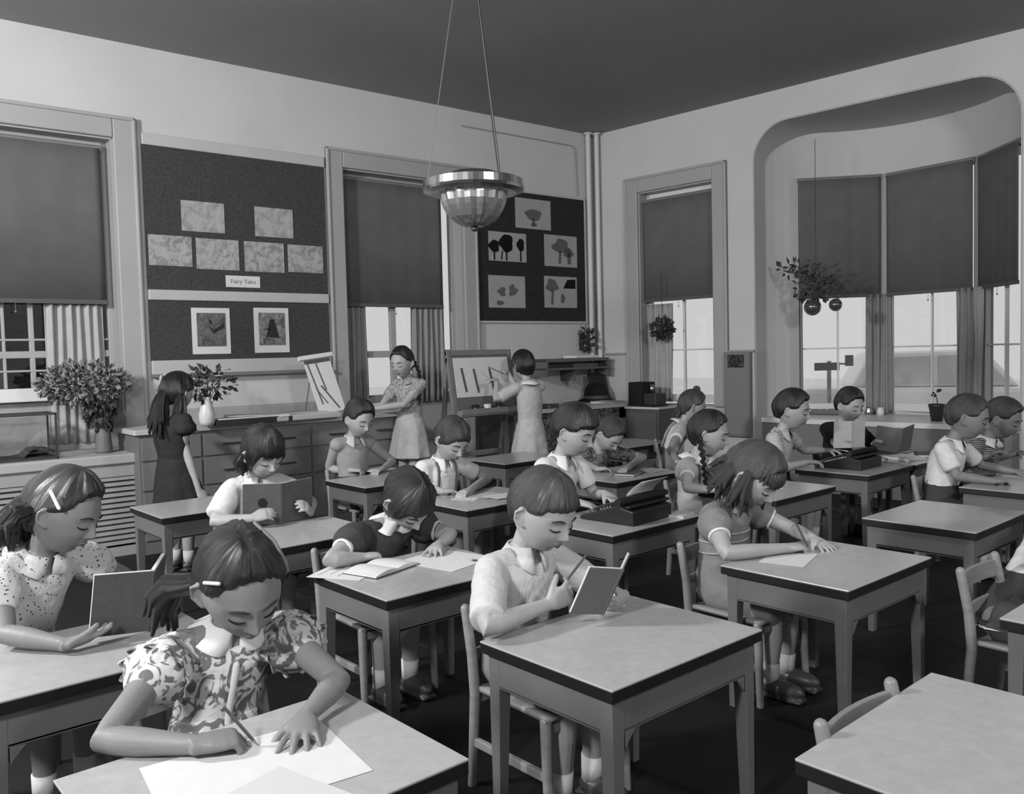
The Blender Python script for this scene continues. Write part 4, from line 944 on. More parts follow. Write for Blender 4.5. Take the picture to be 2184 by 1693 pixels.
        tp.build('shirt' if not girl else 'blouse',topcol,t,inv=IV,remesh=.0045 if vox<.0045 else .0065,sm=3,disp=.007)
    if collar:
        cm=colmat or WHITEC; mb=MB(); n=40; vs=[];fs=[]; Tn=tn(1.0); fw=nrm(f-Tn*np.dot(f,Tn))
        gap={'round':10,'shirt':14,'vneck':22}[collar]
        for i in range(n+1):
            a=math.radians(gap+(360-2*gap)*i/n); di=fw*math.cos(a)+l*math.sin(a); cs=math.cos(a)
            r0=.043; aa=min(abs(math.degrees(a)),abs(360-math.degrees(a)))-gap; ro={'round':(.092-.004*cs)*(1-.34*math.exp(-(aa/13)**2)),'shirt':.066+.024*max(cs,0)**2,'vneck':.068+.03*max(cs,0)}[collar]
            sidez=abs(math.sin(a))
            c=Nb-Tn*.002
            vs.append(c+di*r0*(1.0)+Tn*.014); vs.append(c+di*(r0+.006)+Tn*.016)
            vs.append(c+di*(r0*.45+ro*.55)-Tn*(.000+.012*max(cs,0)-.001*sidez)); vs.append(c+di*ro-Tn*(.014*(1-sidez)+.010+(.014 if collar=='round' else .030)*max(cs,0)**2))
        for i in range(n):
            for j in range(3): q=i*4+j; fs.append((q,q+4,q+5,q+1))
        mb.add(vs,fs).build('collar',cm,t,inv=IV,smooth=True,solid=.005)
    if bottom:
        g=.010; lo=MB(); an=np.linspace(0,2*math.pi,24,endpoint=False)
        if bottom=='skirt' and stand:
            zs=skirtlen or .45; rs=[]; wp=sp(.30)
            for i in range(9):
                k=i/8; z=wp[2]*(1-k)+zs*k; ww=.095+.075*k**.8; rr=ww*(1+.07*k*np.sin(an*7+seed)); dd=rr*.86
                cx=wp[0]*(1-k)+H[0]*k; cy_=wp[1]*(1-k)+H[1]*k
                rs.append(A3((cx,cy_,z))+np.outer(np.sin(an)*rr,l)+np.outer(np.cos(an)*dd,f))
            lo.rings(rs); nm='skirt'
        else:
            torso(lo,.013,k1=.36,bk=bulk); nm='shorts' if bottom=='shorts' else 'skirt'
            for s,kn in zip((-1,1),KN):
                hj=H+l*s*.050; 
                if bottom=='shorts': e=hj*.15+kn*.85; lo.tube([hj,hj*.5+e*.5,e],[.066,.062,.058],16,k=.3)
                else: e=kn+f*.01; lo.tube([hj,hj*.5+e*.5,e],[.075,.074,.066],16,k=.4)
            if bottom=='skirt': m_=(KN[0]+KN[1])/2; lo.tube([H,(H+m_)/2,m_],[.075,.07,.062],16,k=.3)
        lo.build(nm,botcol or DARKC,t,inv=IV,remesh=.008,sm=3,disp=.008)
    for s,a_ in zip((-1,1),AN):
        sh_=MB(); sh_.ell(a_+f*.042-up*.024,(.088,.035,.032),rot(psi,0,0),16,10).tube([a_-f*.005-up*.03,a_-up*.003],[.034,.030],14,rnd=False).box(a_+f*.04-up*.049,(.17,.062,.012),rot(psi,0,0))
        sh_.build('shoe',SHOE,t,inv=IV,remesh=.006,sm=2)
        MB().tube([a_-up*.01,a_*.75+KN[0 if s<0 else 1]*.25],[.029,.032],14,rnd=False).build('sock',SOCK,t,inv=IV,smooth=True)
    return dict(t=t,Rh=Rh,hc=hc,hs=hs,Nb=Nb,H=H,f=f,l=l,arms=arms,inv=IV,sp=sp,tn=tn,HM=HMt,SL=SL,SR=SR)
def braid(mb,pts,r=.016,n=9):
    P=[A3(p) for p in pts]; seg=[np.linalg.norm(P[i+1]-P[i]) for i in range(len(P)-1)]; T=sum(seg)
    def pos(s):
        s*=T
        for i,q in enumerate(seg):
            if s<=q or i==len(seg)-1: return P[i]+(P[i+1]-P[i])*min(s/q,1)
            s-=q
    k=int(T/(r*1.1))
    for i in range(k+1):
        c=pos(i/k); q=pos(min((i+.6)/k,1)); d=nrm(q-c) if np.linalg.norm(q-c)>1e-6 else nrm(P[-1]-P[-2]); b=nrm(np.cross(d,(0.3,1,.1)))*(1 if i%2 else -1)
        rr=r*(1-.3*i/k); mb.tube([c-b*rr*.6-d*rr*.5,c+b*rr*.5+d*rr*.6],[rr*.8,rr*.75],10)
    e=P[-1]; mb.tube([e,e+nrm(P[-1]-P[-2])*.03],[r*.6,r*.15],8)
def clump(mb,base,dirs,r=.012,n=10,seed=1,sp=.02,L=1.0):
    rr=random.Random(seed); base=A3(base)
    for i in range(n):
        o=A3([rr.uniform(-1,1) for _ in range(3)])*sp; P=[base+o*.4]; q=base+o*.4
        for k,dv in enumerate(dirs): q=q+A3(dv)*L+o*.35*(k+1)/len(dirs)+A3([rr.uniform(-.004,.004) for _ in range(3)]); P.append(q)
        m=len(P); mb.tube(P,[r*(.9,1.1,1,.7,.35)[min(4,int(j*4/(m-1)))] for j in range(m)],8)
def book_open(c,yaw,w,h,ang,cm,label,tilt=0,pm=None,th=.012,roll=0,emblem=None,lying=False,name='book'):
    """open book: spine along local z at origin, covers opening towards -x (reader side), half angle ang"""
    t=thing(name,label,'book',Matrix.Translation(Vector(A3(c)))@Matrix(rot(yaw,tilt,roll).tolist()).to_4x4())
    cv=MB(); pg=MB()
    for s in (-1,1):
        Rm=rot(s*ang,0,0) 
        # leaf extends along local y*s rotated toward -x
        a=math.radians(ang); d=A3((-math.sin(math.pi/2-a),s*math.cos(math.pi/2-a),0)); nn=A3((-d[1]*s,d[0]*s,0)); nn=nn if nn[0]<0 else -nn
        R_=np.stack([nn,d,A3((0,0,1))],1)
        cv.box(d*w/2+A3((0,0,h/2)),(.0035,w,h),R_); pg.box(d*(w*.5)+nn*(.0018+th/2)+A3((0,0,h/2)),(th,w*.992,h*.995),R_)
    cv.bb(-.003,.003,-.006,.006,0,h)
    cv.build('book_cover',cm,t,bevel=.001); pg.build('page_block',pm or PAPER,t,bevel=.001)
    return t
def flatbook(x,y,z,yaw,w,h,th,cm,label,name='book',open_=False):
    t=thing(name,label,'book',TM(x,y,z,yaw))
    if open_:
        R=[];n=14
        cv=MB().bb(-w,w,-h/2,h/2,0,.003)
        for s in (-1,1):
            pts=[(0,.004)]+[(s*w*.97*k/n,.004+th*(.35+.65*math.sin(math.pi*min(1,.12+k/n*.9)))) for k in range(n+1)]+[(s*w*.97,.004)]
            m=MB().prism([(a,b) for a,b in pts],'y',-h*.48,h*.48); m.build('page_block',PAPER,t)
        cv.build('book_cover',cm,t)
    else:
        MB().bb(-w/2,w/2,-h/2,h/2,0,.003).bb(-w/2,w/2,-h/2,h/2,th-.003,th).bb(-w/2,-w/2+.004,-h/2,h/2,0,th).build('book_cover',cm,t,bevel=.001)
        MB().bb(-w/2+.005,w/2-.004,-h/2+.004,h/2-.004,.003,th-.003).build('page_block',PAPER,t)
    return t
def paper(x,y,yaw,w,h,label,z=DH,m=None,lines=0,curl=0):
    t=MB(); N=8; vs=[];fs=[]
    for i in range(N+1):
        for j in range(N+1): a,b=i/N,j/N; vs.append(((a-.5)*w,(b-.5)*h,.0012+curl*max(0,a+b-1.3)**2))
    for i in range(N):
        for j in range(N): q=i*(N+1)+j; fs.append((q,q+N+1,q+N+2,q+1))
    o=t.add(vs,fs).build('paper_sheet',m or PAPER,None,solid=.0008); o.matrix_world=TM(x,y,z,yaw); tag(o,label,'paper')
    if lines:
        mb=MB(); r=random.Random(int(x*100))
        for k in range(lines): yy=h*.36-k*h*.72/max(lines-1,1); mb.bb(-w*.36,-w*.36+w*.7*r.uniform(.5,1),yy-.0012,yy+.0012,.0017,.0021)
        mb.build('pencil_writing',mat('pencil_grey',.16,.8,.1),o)
    return o
def pencil(a,b,label,r=.0036):
    a,b=A3(a),A3(b); d=nrm(b-a); t=thing('pencil',label,'pencil',TM(*a)); IV=inv(t)
    MB().tube([a+d*.014,b],r,6,rnd=False).build('pencil_shaft',mat('pencil_paint',.06,.4,.4),t,inv=IV); MB().tube([a,a+d*.014],[.0006,r],8,rnd=False).build('pencil_tip',WOOD,t,inv=IV)
def Z(x,y,z=.512): return at(x,y,'Z',z)
STR=mat_spots('striped_knit_light',.62,.16,38,.42,.55,kind='Z',dist=1.2)
STRD=mat_spots('striped_knit_dark',.30,.03,30,.42,.55,kind='Z',dist=1.5)
FLOW=mat_spots('bold_floral_print',.56,.14,22,.45,.52,dist=2.2,detail=2,mid=.26)
SPECK=mat_spots('speckled_print',.55,.05,80,.18,.24,kind='vor')
DKPR=mat_spots('dark_leaf_print',.03,.14,30,.45,.6,dist=1.5)
DKCL=mat_cloth('dark_dress_cloth',.045); DKCL2=mat_cloth('charcoal_dress_cloth',.022); GRCL=mat_cloth('grey_dress_cloth',.17); LGCL=mat_cloth('pale_dress_cloth',.40)
FINE=mat_spots('fine_striped_shirting',.50,.44,90,.4,.6,kind='X',dist=.4); GSL=mat_cloth('grey_sleeveless_cloth',.26); BLK=mat_cloth('black_shirt_cloth',.012)
CHK=mat_spots('small_check_print',.36,.20,60,.4,.6,dist=.6)
# --- girl in the flowery dress (front left)
def xt2(hb):
    clump(hb,(-.085,.045,-.02),[(-.035,.012,-.02),(-.02,.01,-.045),(.0,.0,-.05)],.010,34,2,.022)
    clump(hb,(-.045,-.070,-.02),[(-.03,-.030,-.025),(-.012,-.012,-.045),(.0,.0,-.05)],.0105,46,3,.026)
P2=person('girl in a flowery puff-sleeved dress writing at the nearest desk, bottom left',at(514,1247,'X',-1.74),-4,34,5,psi=-8,hip=(-1.85,.72),sh=.120,
  R=dict(e=Z(222,1578),w=Z(425,1588),d=nrm(Z(500,1572)-Z(425,1588)),pn=(.1,.55,-.75),curl=(50,48,28),thumb=(30,35),spread=1,s=1.15),
  L=dict(e=Z(722,1452,.535),w=Z(652,1528),d=nrm(Z(632,1622,.495)-Z(652,1528)),pn=(0,0,-1),curl=(6,14,12),spread=14,thumb=(48,8),s=1.06),
  hs=1.17,vox=.0033,skin=SKIND,hair='girl',hcol=.03,hair_th=.012,part=-.004,extra=xt2,top=1,topcol=FLOW,sleeve=.48,puff=.014,collar='round',girl=True,bottom='skirt',botcol=FLOW,bulk=.96,lean=(0,0,0))
# frills on the shoulders, placket and clips
t=P2['t']
for nm in ('R','L'):
    S,E,Wt,s,d,pn=P2['arms'][nm]; mb=MB(); vs=[];fs=[]; n=132; ax=nrm(E-S); u1=nrm(np.cross(ax,(0,0,1))); u2=np.cross(ax,u1)
    for i in range(n):
        a=2*math.pi*i/n; di=u1*math.cos(a)+u2*math.sin(a); wv=.006*math.sin(a*11)
        for k,(r,h) in enumerate(((.050,.0),(.062,.020),(.070,.042))): vs.append(S+ax*(h+.035+wv*k*.5)+di*(r+wv*k*.6))
    for i in range(n):
        for k in range(2): a=i*3+k; b=((i+1)%n)*3+k; fs.append((a,b,b+1,a+1))
    mb.add(vs,fs).build('sleeve_frill',FLOW,t,inv=P2['inv'],smooth=True,solid=.003)
mb=MB(); pts=[]
for k in np.linspace(.80,.30,9): c=P2['sp'](k); T=P2['tn'](k); fw=nrm(P2['f']-T*np.dot(P2['f'],T)); w_=np.interp(k,[.15,.35,.6,.78,.9],[.082,.072,.079,.077,.062]); pts.append(c+fw*(w_+.010))
mb.tube(pts,.008,8,ay=.45).build('placket',WHITEC,t,inv=P2['inv'],smooth=True)
MB().tube([(.045,-.058,.070),(.020,-.074,.052)],.0035,8).build('hair_clip',mat('pale_hair_clip',.5,.3,.5),t,local=P2['HM'],smooth=True)
MB().tube([(-.04,.03,.110),(.0,.052,.098),(.03,.066,.068),(.02,.078,.03)],.004,8,ay=.5).build('hair_ribbon',mat('grey_ribbon',.2,.5,.3),t,local=P2['HM'],smooth=True)
# --- girl in speckled blouse at the left edge
def xt1(hb):
    clump(hb,(-.055,-.066,-.012),[(-.018,-.022,-.012),(-.006,-.006,-.03),(.006,.008,-.03)],.011,52,4,.026); clump(hb,(-.085,.0,-.01),[(-.016,0,-.02),(-.004,0,-.03),(.01,0,-.03)],.012,44,5,.036)
h1=at(140,1092,'X',-2.60)
P1=person('girl in a pale speckled blouse reading a propped book at the left edge',h1,42,24,-4,psi=22,hip=(-2.76,.50),sh=.118,
  R=dict(e=Z(12,1352,.53),w=Z(140,1374),d=nrm(Z(235,1345,.52)-Z(140,1374)),pn=(-.25,.35,.9),curl=(10,12,10),spread=6,thumb=(12,4),s=1.08),
  L=dict(w=at(262,1300,'X',-2.62),d=(.2,.1,.3),pn=(1,0,0),pole=(-.3,1,-.6)),
  hs=1.10,vox=.0038,skin=SKIND,hair='girl',hcol=.035,hair_th=.014,part=-.002,extra=xt1,top=1,topcol=SPECK,sleeve=.62,puff=.003,collar='round',colmat=SPECK,girl=True,bottom='skirt',botcol=SPECK)
MB().tube([(-.010,-.084,.062),(.028,-.088,.034)],.0045,8).build('hair_clip',mat('white_hair_clip',.75,.3,.5),P1['t'],local=P1['HM'],smooth=True)
sb=Z(318,1345,.4905)
bk=book_open(sb,28,.15,.17,58,DARKC,'dark cloth book propped open upright by the girl in the speckled blouse',tilt=10,th=.010)
# --- boy in the middle
P3=person('boy in a light short-sleeved shirt reading a small book at the centre desk',at(1160,1090,'X',-1.735),4,24,0,psi=2,hip=(-1.79,1.585),sh=.118,
  R=dict(e=Z(1038,1338,.53),w=at(1170,1288,'X',-1.635),d=nrm(at(1232,1255,'X',-1.60)-at(1170,1288,'X',-1.635)),pn=(-.2,.75,.25),curl=(38,36,22),spread=6,thumb=(42,30),s=1.04),
  L=dict(w=at(1330,1272,'X',-1.60),d=nrm(A3((.2,-.9,-.2))),pn=(-.6,-.3,.2),curl=(35,38,20),pole=(-.2,1,-.7)),
  hs=1.12,vox=.0035,hair='fringe',hcol=.06,hair_th=.010,top=1,topcol=FINE,sleeve=.86,sleeve_r=.050,collar='shirt',colmat=FINE,bottom='shorts',botcol=GRCL,bulk=1.04)
sb=at(1285,1310,'X',-1.55)
bk=book_open(sb,8,.105,.150,66,mat('grey_book_cloth',.12,.6,.3),'small grey-covered book held open by the boy at the centre desk',tilt=27,th=.006)
pencil(at(1190,1262,'X',-1.63),at(1250,1184,'X',-1.62),'dark pencil held upright by the boy at the centre desk')
# --- girl in the dark dress with white collar
P4=person('girl in a dark dress with white collar bending low over her desk left of centre',at(872,1068,'X',-2.62),6,52,8,psi=0,hip=(-2.76,1.66),sh=.118,
  R=dict(e=Z(702,1194,.525),w=Z(775,1188),d=nrm(Z(822,1180)-Z(775,1188)),pn=(.1,.5,-.75),curl=(52,50,30),spread=1),
  L=dict(e=Z(962,1140,.53),w=Z(935,1162),d=nrm(Z(905,1200,.495)-Z(935,1162)),pn=(0,0,-1),curl=(8,12,10),spread=12),
  hs=1.12,vox=.004,hair='bob',hcol=.022,hair_th=.013,part=.012,top=1,topcol=DKCL,sleeve=.62,puff=.010,cuff=WHITEC,collar='round',girl=True,bottom='skirt',botcol=DKCL)
# --- child in white reading
def xb(hb):
    for s in (-1,1): clump(hb,(-.03,s*.070,-.01),[(0,s*.006,-.025),(.002,s*.002,-.025),(.006,-s*.006,-.02)],.016,12,6,.022)
    clump(hb,(-.08,0,-.02),[(-.004,0,-.03),(.0,0,-.02)],.018,14,7,.035)
P5=person('child in a white blouse with black bobbed hair reading a large dark book',at(562,966,'X',-3.57),4,26,4,psi=-5,hip=(-3.67,1.66),
  R=dict(w=at(540,1104,'X',-3.50),d=(.35,.75,.2),pn=(.2,.5,.1),curl=(20,22,18),pole=(-.1,-1,-.5)),L=dict(w=at(662,1092,'X',-3.50),d=(.4,-.5,.5),pn=(-.3,-.8,0),curl=(30,30,20),pole=(-.1,1,-.6)),
  hs=1.12,vox=.0045,hair='bob',hcol=.012,hair_th=.014,extra=xb,bangs=1,top=1,topcol=WHITE,sleeve=.8,sleeve_r=.056,collar='round',girl=True,bottom='skirt',botcol=DKCL)
book_open(Z(601,1117,.4885),-10,.165,.185,72,DARKC,'large dark book with a round emblem held up by the child in white',tilt=6,th=.008)
b5=[o for o in bpy.data.objects if o.get('label','').startswith('large dark book')][0]; a=math.radians(72)
MB().ell((0,0,0),(.0012,.020,.022),n=20,m=8).xf(Matrix.Translation((-.165*.5*math.cos(a)+.004,-.165*.5*math.sin(a)-.001,.10))@Matrix.Rotation(math.radians(-(90-72)),4,'Z')).build('cover_emblem',mat('emblem_dark',.015,.6,.2),b5,smooth=True)
# --- boy in sleeveless grey shirt
P6=person('boy in a grey sleeveless shirt with a white-edged neck, writing in front of the counter',at(767,893,'X',-4.64),2,22,0,psi=0,hip=(-4.73,2.82),sh=.115,
  R=dict(e=Z(700,1000),w=Z(752,1003),d=nrm(Z(790,1003)-Z(752,1003)),curl=(45,45,30)),L=dict(e=Z(838,985,.52),w=Z(815,1000),d=(.3,-1,-.1),curl=(25,25,20)),
  hs=1.12,vox=.005,hair='boy',hcol=.022,hair_th=.016,top='tight',topcol=GSL,sleeve=0,collar='vneck',colmat=mat('shirt_trim',.42,.8,.2),bottom='shorts',botcol=DKCL,bangs=0)
# --- boy with suspenders
P7=person('boy in a white shirt with suspenders looking down at his papers',at(964,938,'X',-3.63),0,32,-3,psi=0,hip=(-3.73,2.76),sh=.118,
  R=dict(e=Z(905,1040),w=Z(945,1048),d=(.3,.9,0)),L=dict(e=Z(1040,1022),w=Z(1000,1046),d=(.3,-.9,0)),
  hs=1.12,vox=.005,hair='bowl',hcol=.04,hair_th=.013,top=1,topcol=WHITE,sleeve=.55,sleeve_r=.050,collar='shirt',colmat=WHITEC,bottom='shorts',botcol=DKCL)
mb=MB()
for s in (-1,1):
    pts=[]
    for k in np.linspace(1.0,.22,10): c=P7['sp'](min(k,.98)); T=P7['tn'](min(k,1)); fw=nrm(P7['f']-T*np.dot(P7['f'],T)); dv=np.interp(k,[.15,.35,.6,.78,.9,1.0],[.074,.066,.072,.070,.058,.03]); wv=.058; pts.append(c+P7['l']*s*wv+fw*(dv*math.sqrt(1-(wv/.11)**2)+.012))
    mb.tube(pts,.010,8,ay=.3,up=P7['f'])
mb.build('suspenders',mat('suspender_web',.12,.7,.2),P7['t'],inv=P7['inv'],smooth=True)
# --- boy in white at the typewriter
P8=person('boy in a white short-sleeved shirt typing at the centre typewriter',at(1226,920,'X',-2.77),14,20,0,psi=6,hip=(-2.86,2.78),sh=.118,
  R=dict(w=Z(1238,1072,.545),d=(.8,.4,-.2),pole=(-.2,-.7,-1)),L=dict(w=Z(1290,1052,.56),d=(.8,-.1,-.2),pole=(-.2,.7,-1)),
  hs=1.12,vox=.0045,hair='fringe',hcol=.014,hair_th=.017,tuft=.006,top=1,topcol=WHITE,sleeve=.66,sleeve_r=.052,collar='vneck',colmat=WHITEC,bottom='shorts',botcol=DKCL)
# --- bent child behind
P9=person('child in a dark patterned shirt bent low over a desk behind the typing boy',at(1300,926,'X',-3.66),0,46,0,psi=0,hip=(-3.76,3.98),
  R=dict(e=Z(1238,985),w=Z(1275,1000),d=(.4,.9,0)),L=dict(e=Z(1372,975),w=Z(1335,1000),d=(.4,-.9,0)),
  hs=1.10,vox=.006,hair='boy',hcol=.045,hair_th=.012,top=1,topcol=DKPR,sleeve=.7,collar=None,bottom='shorts',botcol=DKCL,far=True)
# --- writing girl with short shaggy hair
def x10(hb):
    for s in (-1,1):
        clump(hb,(.0,s*.066,.02),[(.01,s*.012,-.035),(.012,s*.006,-.04),(.012,-s*.002,-.03)],.0085,34,8,.028)
        clump(hb,(-.05,s*.055,.0),[(-.006,s*.012,-.04),(.0,s*.004,-.04),(.006,0,-.02)],.009,32,18,.028)
    clump(hb,(-.085,0,-.01),[(-.012,0,-.04),(.0,0,-.03)],.012,34,9,.042)
P10=person('girl in a grey dress with short shaggy hair writing at the desk right of centre',at(1610,1014,'X',-1.74),6,40,0,psi=5,hip=(-1.83,2.64),sh=.116,
  R=dict(e=Z(1548,1180,.515),w=Z(1680,1168),d=nrm(Z(1728,1162)-Z(1680,1168)),pn=(.1,.5,-.75),curl=(48,45,28),spread=1),
  L=dict(e=Z(1690,1128,.53),w=Z(1738,1150),d=nrm(Z(1775,1172,.495)-Z(1738,1150)),pn=(0,0,-1),curl=(8,12,10),spread=10),
  hs=1.12,vox=.004,hair='girl',hcol=.07,hair_th=.013,extra=x10,bangs=1,top=1,topcol=GRCL,sleeve=.58,puff=.008,cuff=WHITEC,collar=None,girl=True,bottom='skirt',botcol=GRCL)
mb=MB(); an=np.linspace(0,2*math.pi,40)
for k in (.42,.55,.66):
    c=P10['sp'](k); T=P10['tn'](k); fw=nrm(P10['f']-T*np.dot(P10['f'],T)); w_=np.interp(k,[.35,.6,.78],[.090,.098,.106])+.0125; d_=np.interp(k,[.35,.6,.78],[.066,.072,.070])+.0125
    mb.tube([c+P10['l']*w_*math.sin(a)+fw*d_*math.cos(a) for a in np.linspace(-2.2,2.2,30)],.004,6)
mb.build('trim_band',mat('pale_trim_band',.30,.8,.2),P10['t'],inv=P10['inv'],smooth=True)
# --- braided girl seated
def brx(side,r=.015,L=(( -.06,.070,-.03),(-.05,.095,-.09),(-.02,.10,-.17),(.02,.085,-.25))):
    def fn(hb): braid(hb,[(x,side*y,z) for x,y,z in L],r)
    return fn
P11=person('girl with a long dark braid and white collar seated behind the writing girl',at(1514,924,'X',-2.71),26,14,0,psi=12,hip=(-2.81,3.80),
  R=dict(e=Z(1466,1040),w=Z(1520,1045),d=(.6,.7,0)),L=dict(w=Z(1575,1045),d=(.6,-.3,0)),
  hs=1.12,vox=.005,hair='girl',hcol=.015,hair_th=.011,part=.0,extra=brx(-1,.014,((-.03,.080,-.03),(.0,.088,-.09),(.025,.085,-.16),(.05,.075,-.24))),top=1,topcol=mat_cloth('pale_grey_dress',.33),sleeve=.5,puff=.008,cuff=WHITEC,collar='round',girl=True,bottom='skirt',botcol=mat_cloth('pale_grey_dress',.33))
MB().tube([(-.05,.05,.085),(-.02,.068,.095),(.0,.08,.075)],.010,8).build('hair_bow',BLACKM,P11['t'],local=P11['HM'],smooth=True)
# --- girl in a vest, far
def x12(hb): hb.ell((-.01,0,.122),(.026,.026,.022),n=14,m=10); clump(hb,(-.085,0,-.03),[(-.01,0,-.035),(0,0,-.03)],.016,14,11,.03)
P12=person('child with a topknot, white blouse and grey vest, turned away near the slim window',at(1478,866,'X',-4.0),-150+200,18,0,psi=40,hip=(-4.16,5.28),
  hs=1.12,vox=.006,hair='girl',hcol=.07,hair_th=.012,extra=x12,top=1,topcol=WHITE,sleeve=.5,sleeve_r=.05,collar='round',girl=True,bottom='skirt',botcol=GRCL,
  R=dict(e=Z(1430,960),w=Z(1445,985),d=(1,0,0)),L=dict(w=Z(1500,960),d=(1,0,0)))
mb=MB()
for s in (-1,1):
    for sg in (1,-1):
        pts=[]
        for k in np.linspace(1.0,.3,7): c=P12['sp'](min(k,.98)); T=P12['tn'](min(k,1)); fw=nrm(P12['f']-T*np.dot(P12['f'],T))*sg; dv=np.interp(k,[.15,.35,.6,.78,.9,1.0],[.074,.066,.072,.070,.058,.03]); pts.append(c+P12['l']*s*.055+fw*(dv*.86+.013))
        mb.tube(pts,.02,8,ay=.25,up=P12['f'])
mb.build('vest_strap',GSL,P12['t'],inv=P12['inv'],smooth=True)
# --- striped boy
P13=person('boy in a light striped shirt sitting beside the right-hand typewriter',at(1692,874,'X',-2.76),14,10,0,psi=10,hip=(-2.85,4.68),sh=.115,
  R=dict(w=Z(1722,985,.53),d=(.8,.5,0),pole=(-.3,-.6,-1)),L=dict(w=Z(1765,960,.55),d=(.8,.2,0),pole=(-.3,.6,-1)),
  hs=1.12,vox=.005,hair='boy',hcol=.018,hair_th=.015,top=1,topcol=STR,sleeve=.55,sleeve_r=.048,collar='vneck',colmat=STR,bottom='shorts',botcol=DKCL)
# --- black shirt boy reading
P14=person('boy in a black shirt reading a pale magazine in front of the bay window',at(1813,864,'X',-2.76),-18,16,0,psi=-22,hip=(-2.86,5.46),sh=.118,
  R=dict(w=at(1783,950,'X',-2.66),d=(.6,.3,.5),pole=(-.4,-.8,-.5)),L=dict(w=at(1866,948,'X',-2.60),d=(.5,-.5,.5),pole=(-.2,1,-.4)),
  hs=1.06,vox=.006,hair='boy',hcol=.014,hair_th=.014,top=1,topcol=BLK,sleeve=1.5,sleeve_r=.05,collar=None,bottom='shorts',botcol=BLK)
book_open(at(1815,955,'X',-2.58),-30,.11,.17,80,PAPERG,'pale magazine held up by the boy in the black shirt',tilt=2,th=.004)
# --- white shirt boy right
P15=person('boy in a loose white shirt leaning on his desk at the far right',at(2066,890,'X',-1.80),14,14,0,psi=4,hip=(-1.90,4.76),sh=.122,
  R=dict(e=Z(2040,1015,.515),w=Z(2120,1026),d=(.5,.8,0)),L=dict(w=Z(2160,1005),d=(.6,.2,0),pole=(-.2,1,-.8)),
  hs=1.14,vox=.005,skin=SKIND,hair='boy',hcol=.05,hair_th=.009,top=1,topcol=mat_cloth('loose_white_shirt',.56,fold=.9),sleeve=.72,sleeve_r=.051,collar='vneck',colmat=WHITEC,bottom='shorts',botcol=DKCL,bulk=1.08)
P16=person('boy in a dark striped shirt partly hidden at the far right',at(2140,893,'X',-1.80),0,20,0,psi=-10,hip=(-1.92,5.36),
  R=dict(w=Z(2110,970,.58),d=(.6,.2,.3)),L=dict(w=Z(2175,965,.55),d=(.6,-.3,0)),hs=1.10,vox=.006,skin=SKIND,hair='boy',hcol=.04,hair_th=.012,top=1,topcol=STRD,sleeve=.6,collar='round',colmat=WHITEC,bottom='shorts',botcol=DKCL)
P17=person('child in a white shirt almost cut off by the right edge of the photo',at(2365,985,'X',-.90),0,10,0,psi=0,hip=(-.97,2.93),
  R=dict(e=Z(2290,1225,.52),w=Z(2350,1260),d=(.8,.4,0)),hs=1.10,vox=.006,hair='boy',hcol=.03,top=1,topcol=WHITE,sleeve=.7,sleeve_r=.055,collar='shirt',colmat=WHITEC,bottom='shorts',botcol=DKCL)
# --- standing girl at the counter
def x18(hb):
    clump(hb,(-.085,.0,-.02),[(-.018,0,-.04),(-.005,0,-.05),(.01,0,-.06),(.01,0,-.05)],.012,64,21,.044)
    for s in (-1,1): clump(hb,(-.03,s*.065,-.02),[(-.01,s*.01,-.04),(0,0,-.05),(0,0,-.03)],.015,12,22,.025)
h=at(380,838,'X',-5.02)
P18=person('girl in a dark dress with a hair bow standing beside the white vase',h,112,14,0,psi=115,hip=(h[0]-.0,h[1]-.02),hipz=.56,stand=True,sh=.112,
  R=dict(e=at(392,948,'X',-4.93),w=at(424,1046,'X',-4.88),d=(.2,.5,-1),pn=(-1,0,0)),L=dict(w=(-5.36,h[1]+.16,.80),d=(-.5,.8,0)),
  hs=1.02,vox=.0055,hair='girl',hcol=.012,hair_th=.018,extra=x18,top=1,topcol=DKCL2,sleeve=.55,puff=.012,collar=None,girl=True,bottom='skirt',botcol=DKCL2,skirtlen=.34,detail=False)
MB().ell((-.03,.075,.085),(.03,.012,.026)).ell((-.075,.06,.065),(.03,.012,.026),rot(30,20,0)).ell((-.05,.074,.078),.012).build('hair_bow',mat('pale_ribbon',.35,.6,.3),P18['t'],local=P18['HM'],smooth=True)
# --- braided girl standing at the window
h=at(857,773,'X',-5.30)
P19=person('girl with a long braid and pale skirt standing at the counter near the window',h,-66,14,0,psi=-75,hip=(h[0]-.02,h[1]+.06),hipz=.68,stand=True,sh=.118,
  R=dict(e=(h[0]-.10,h[1]-.12,.86),w=(-5.50,h[1]-.28,.835),d=(.1,-1,0)),L=dict(e=(h[0]+.10,h[1]-.06,.87),w=(-5.38,h[1]-.30,.835),d=(-.2,-1,0)),
  hs=1.10,vox=.0055,hair='girl',hcol=.014,hair_th=.010,part=0,extra=brx(1,.015,((-.055,.060,-.01),(-.05,.090,-.07),(-.015,.115,-.13),(.03,.125,-.18),(.045,.120,-.26))),top=1,topcol=CHK,sleeve=.6,sleeve_r=.046,collar='round',colmat=CHK,girl=True,bottom='skirt',botcol=mat_cloth('light_skirt_cloth',.36),skirtlen=.46)
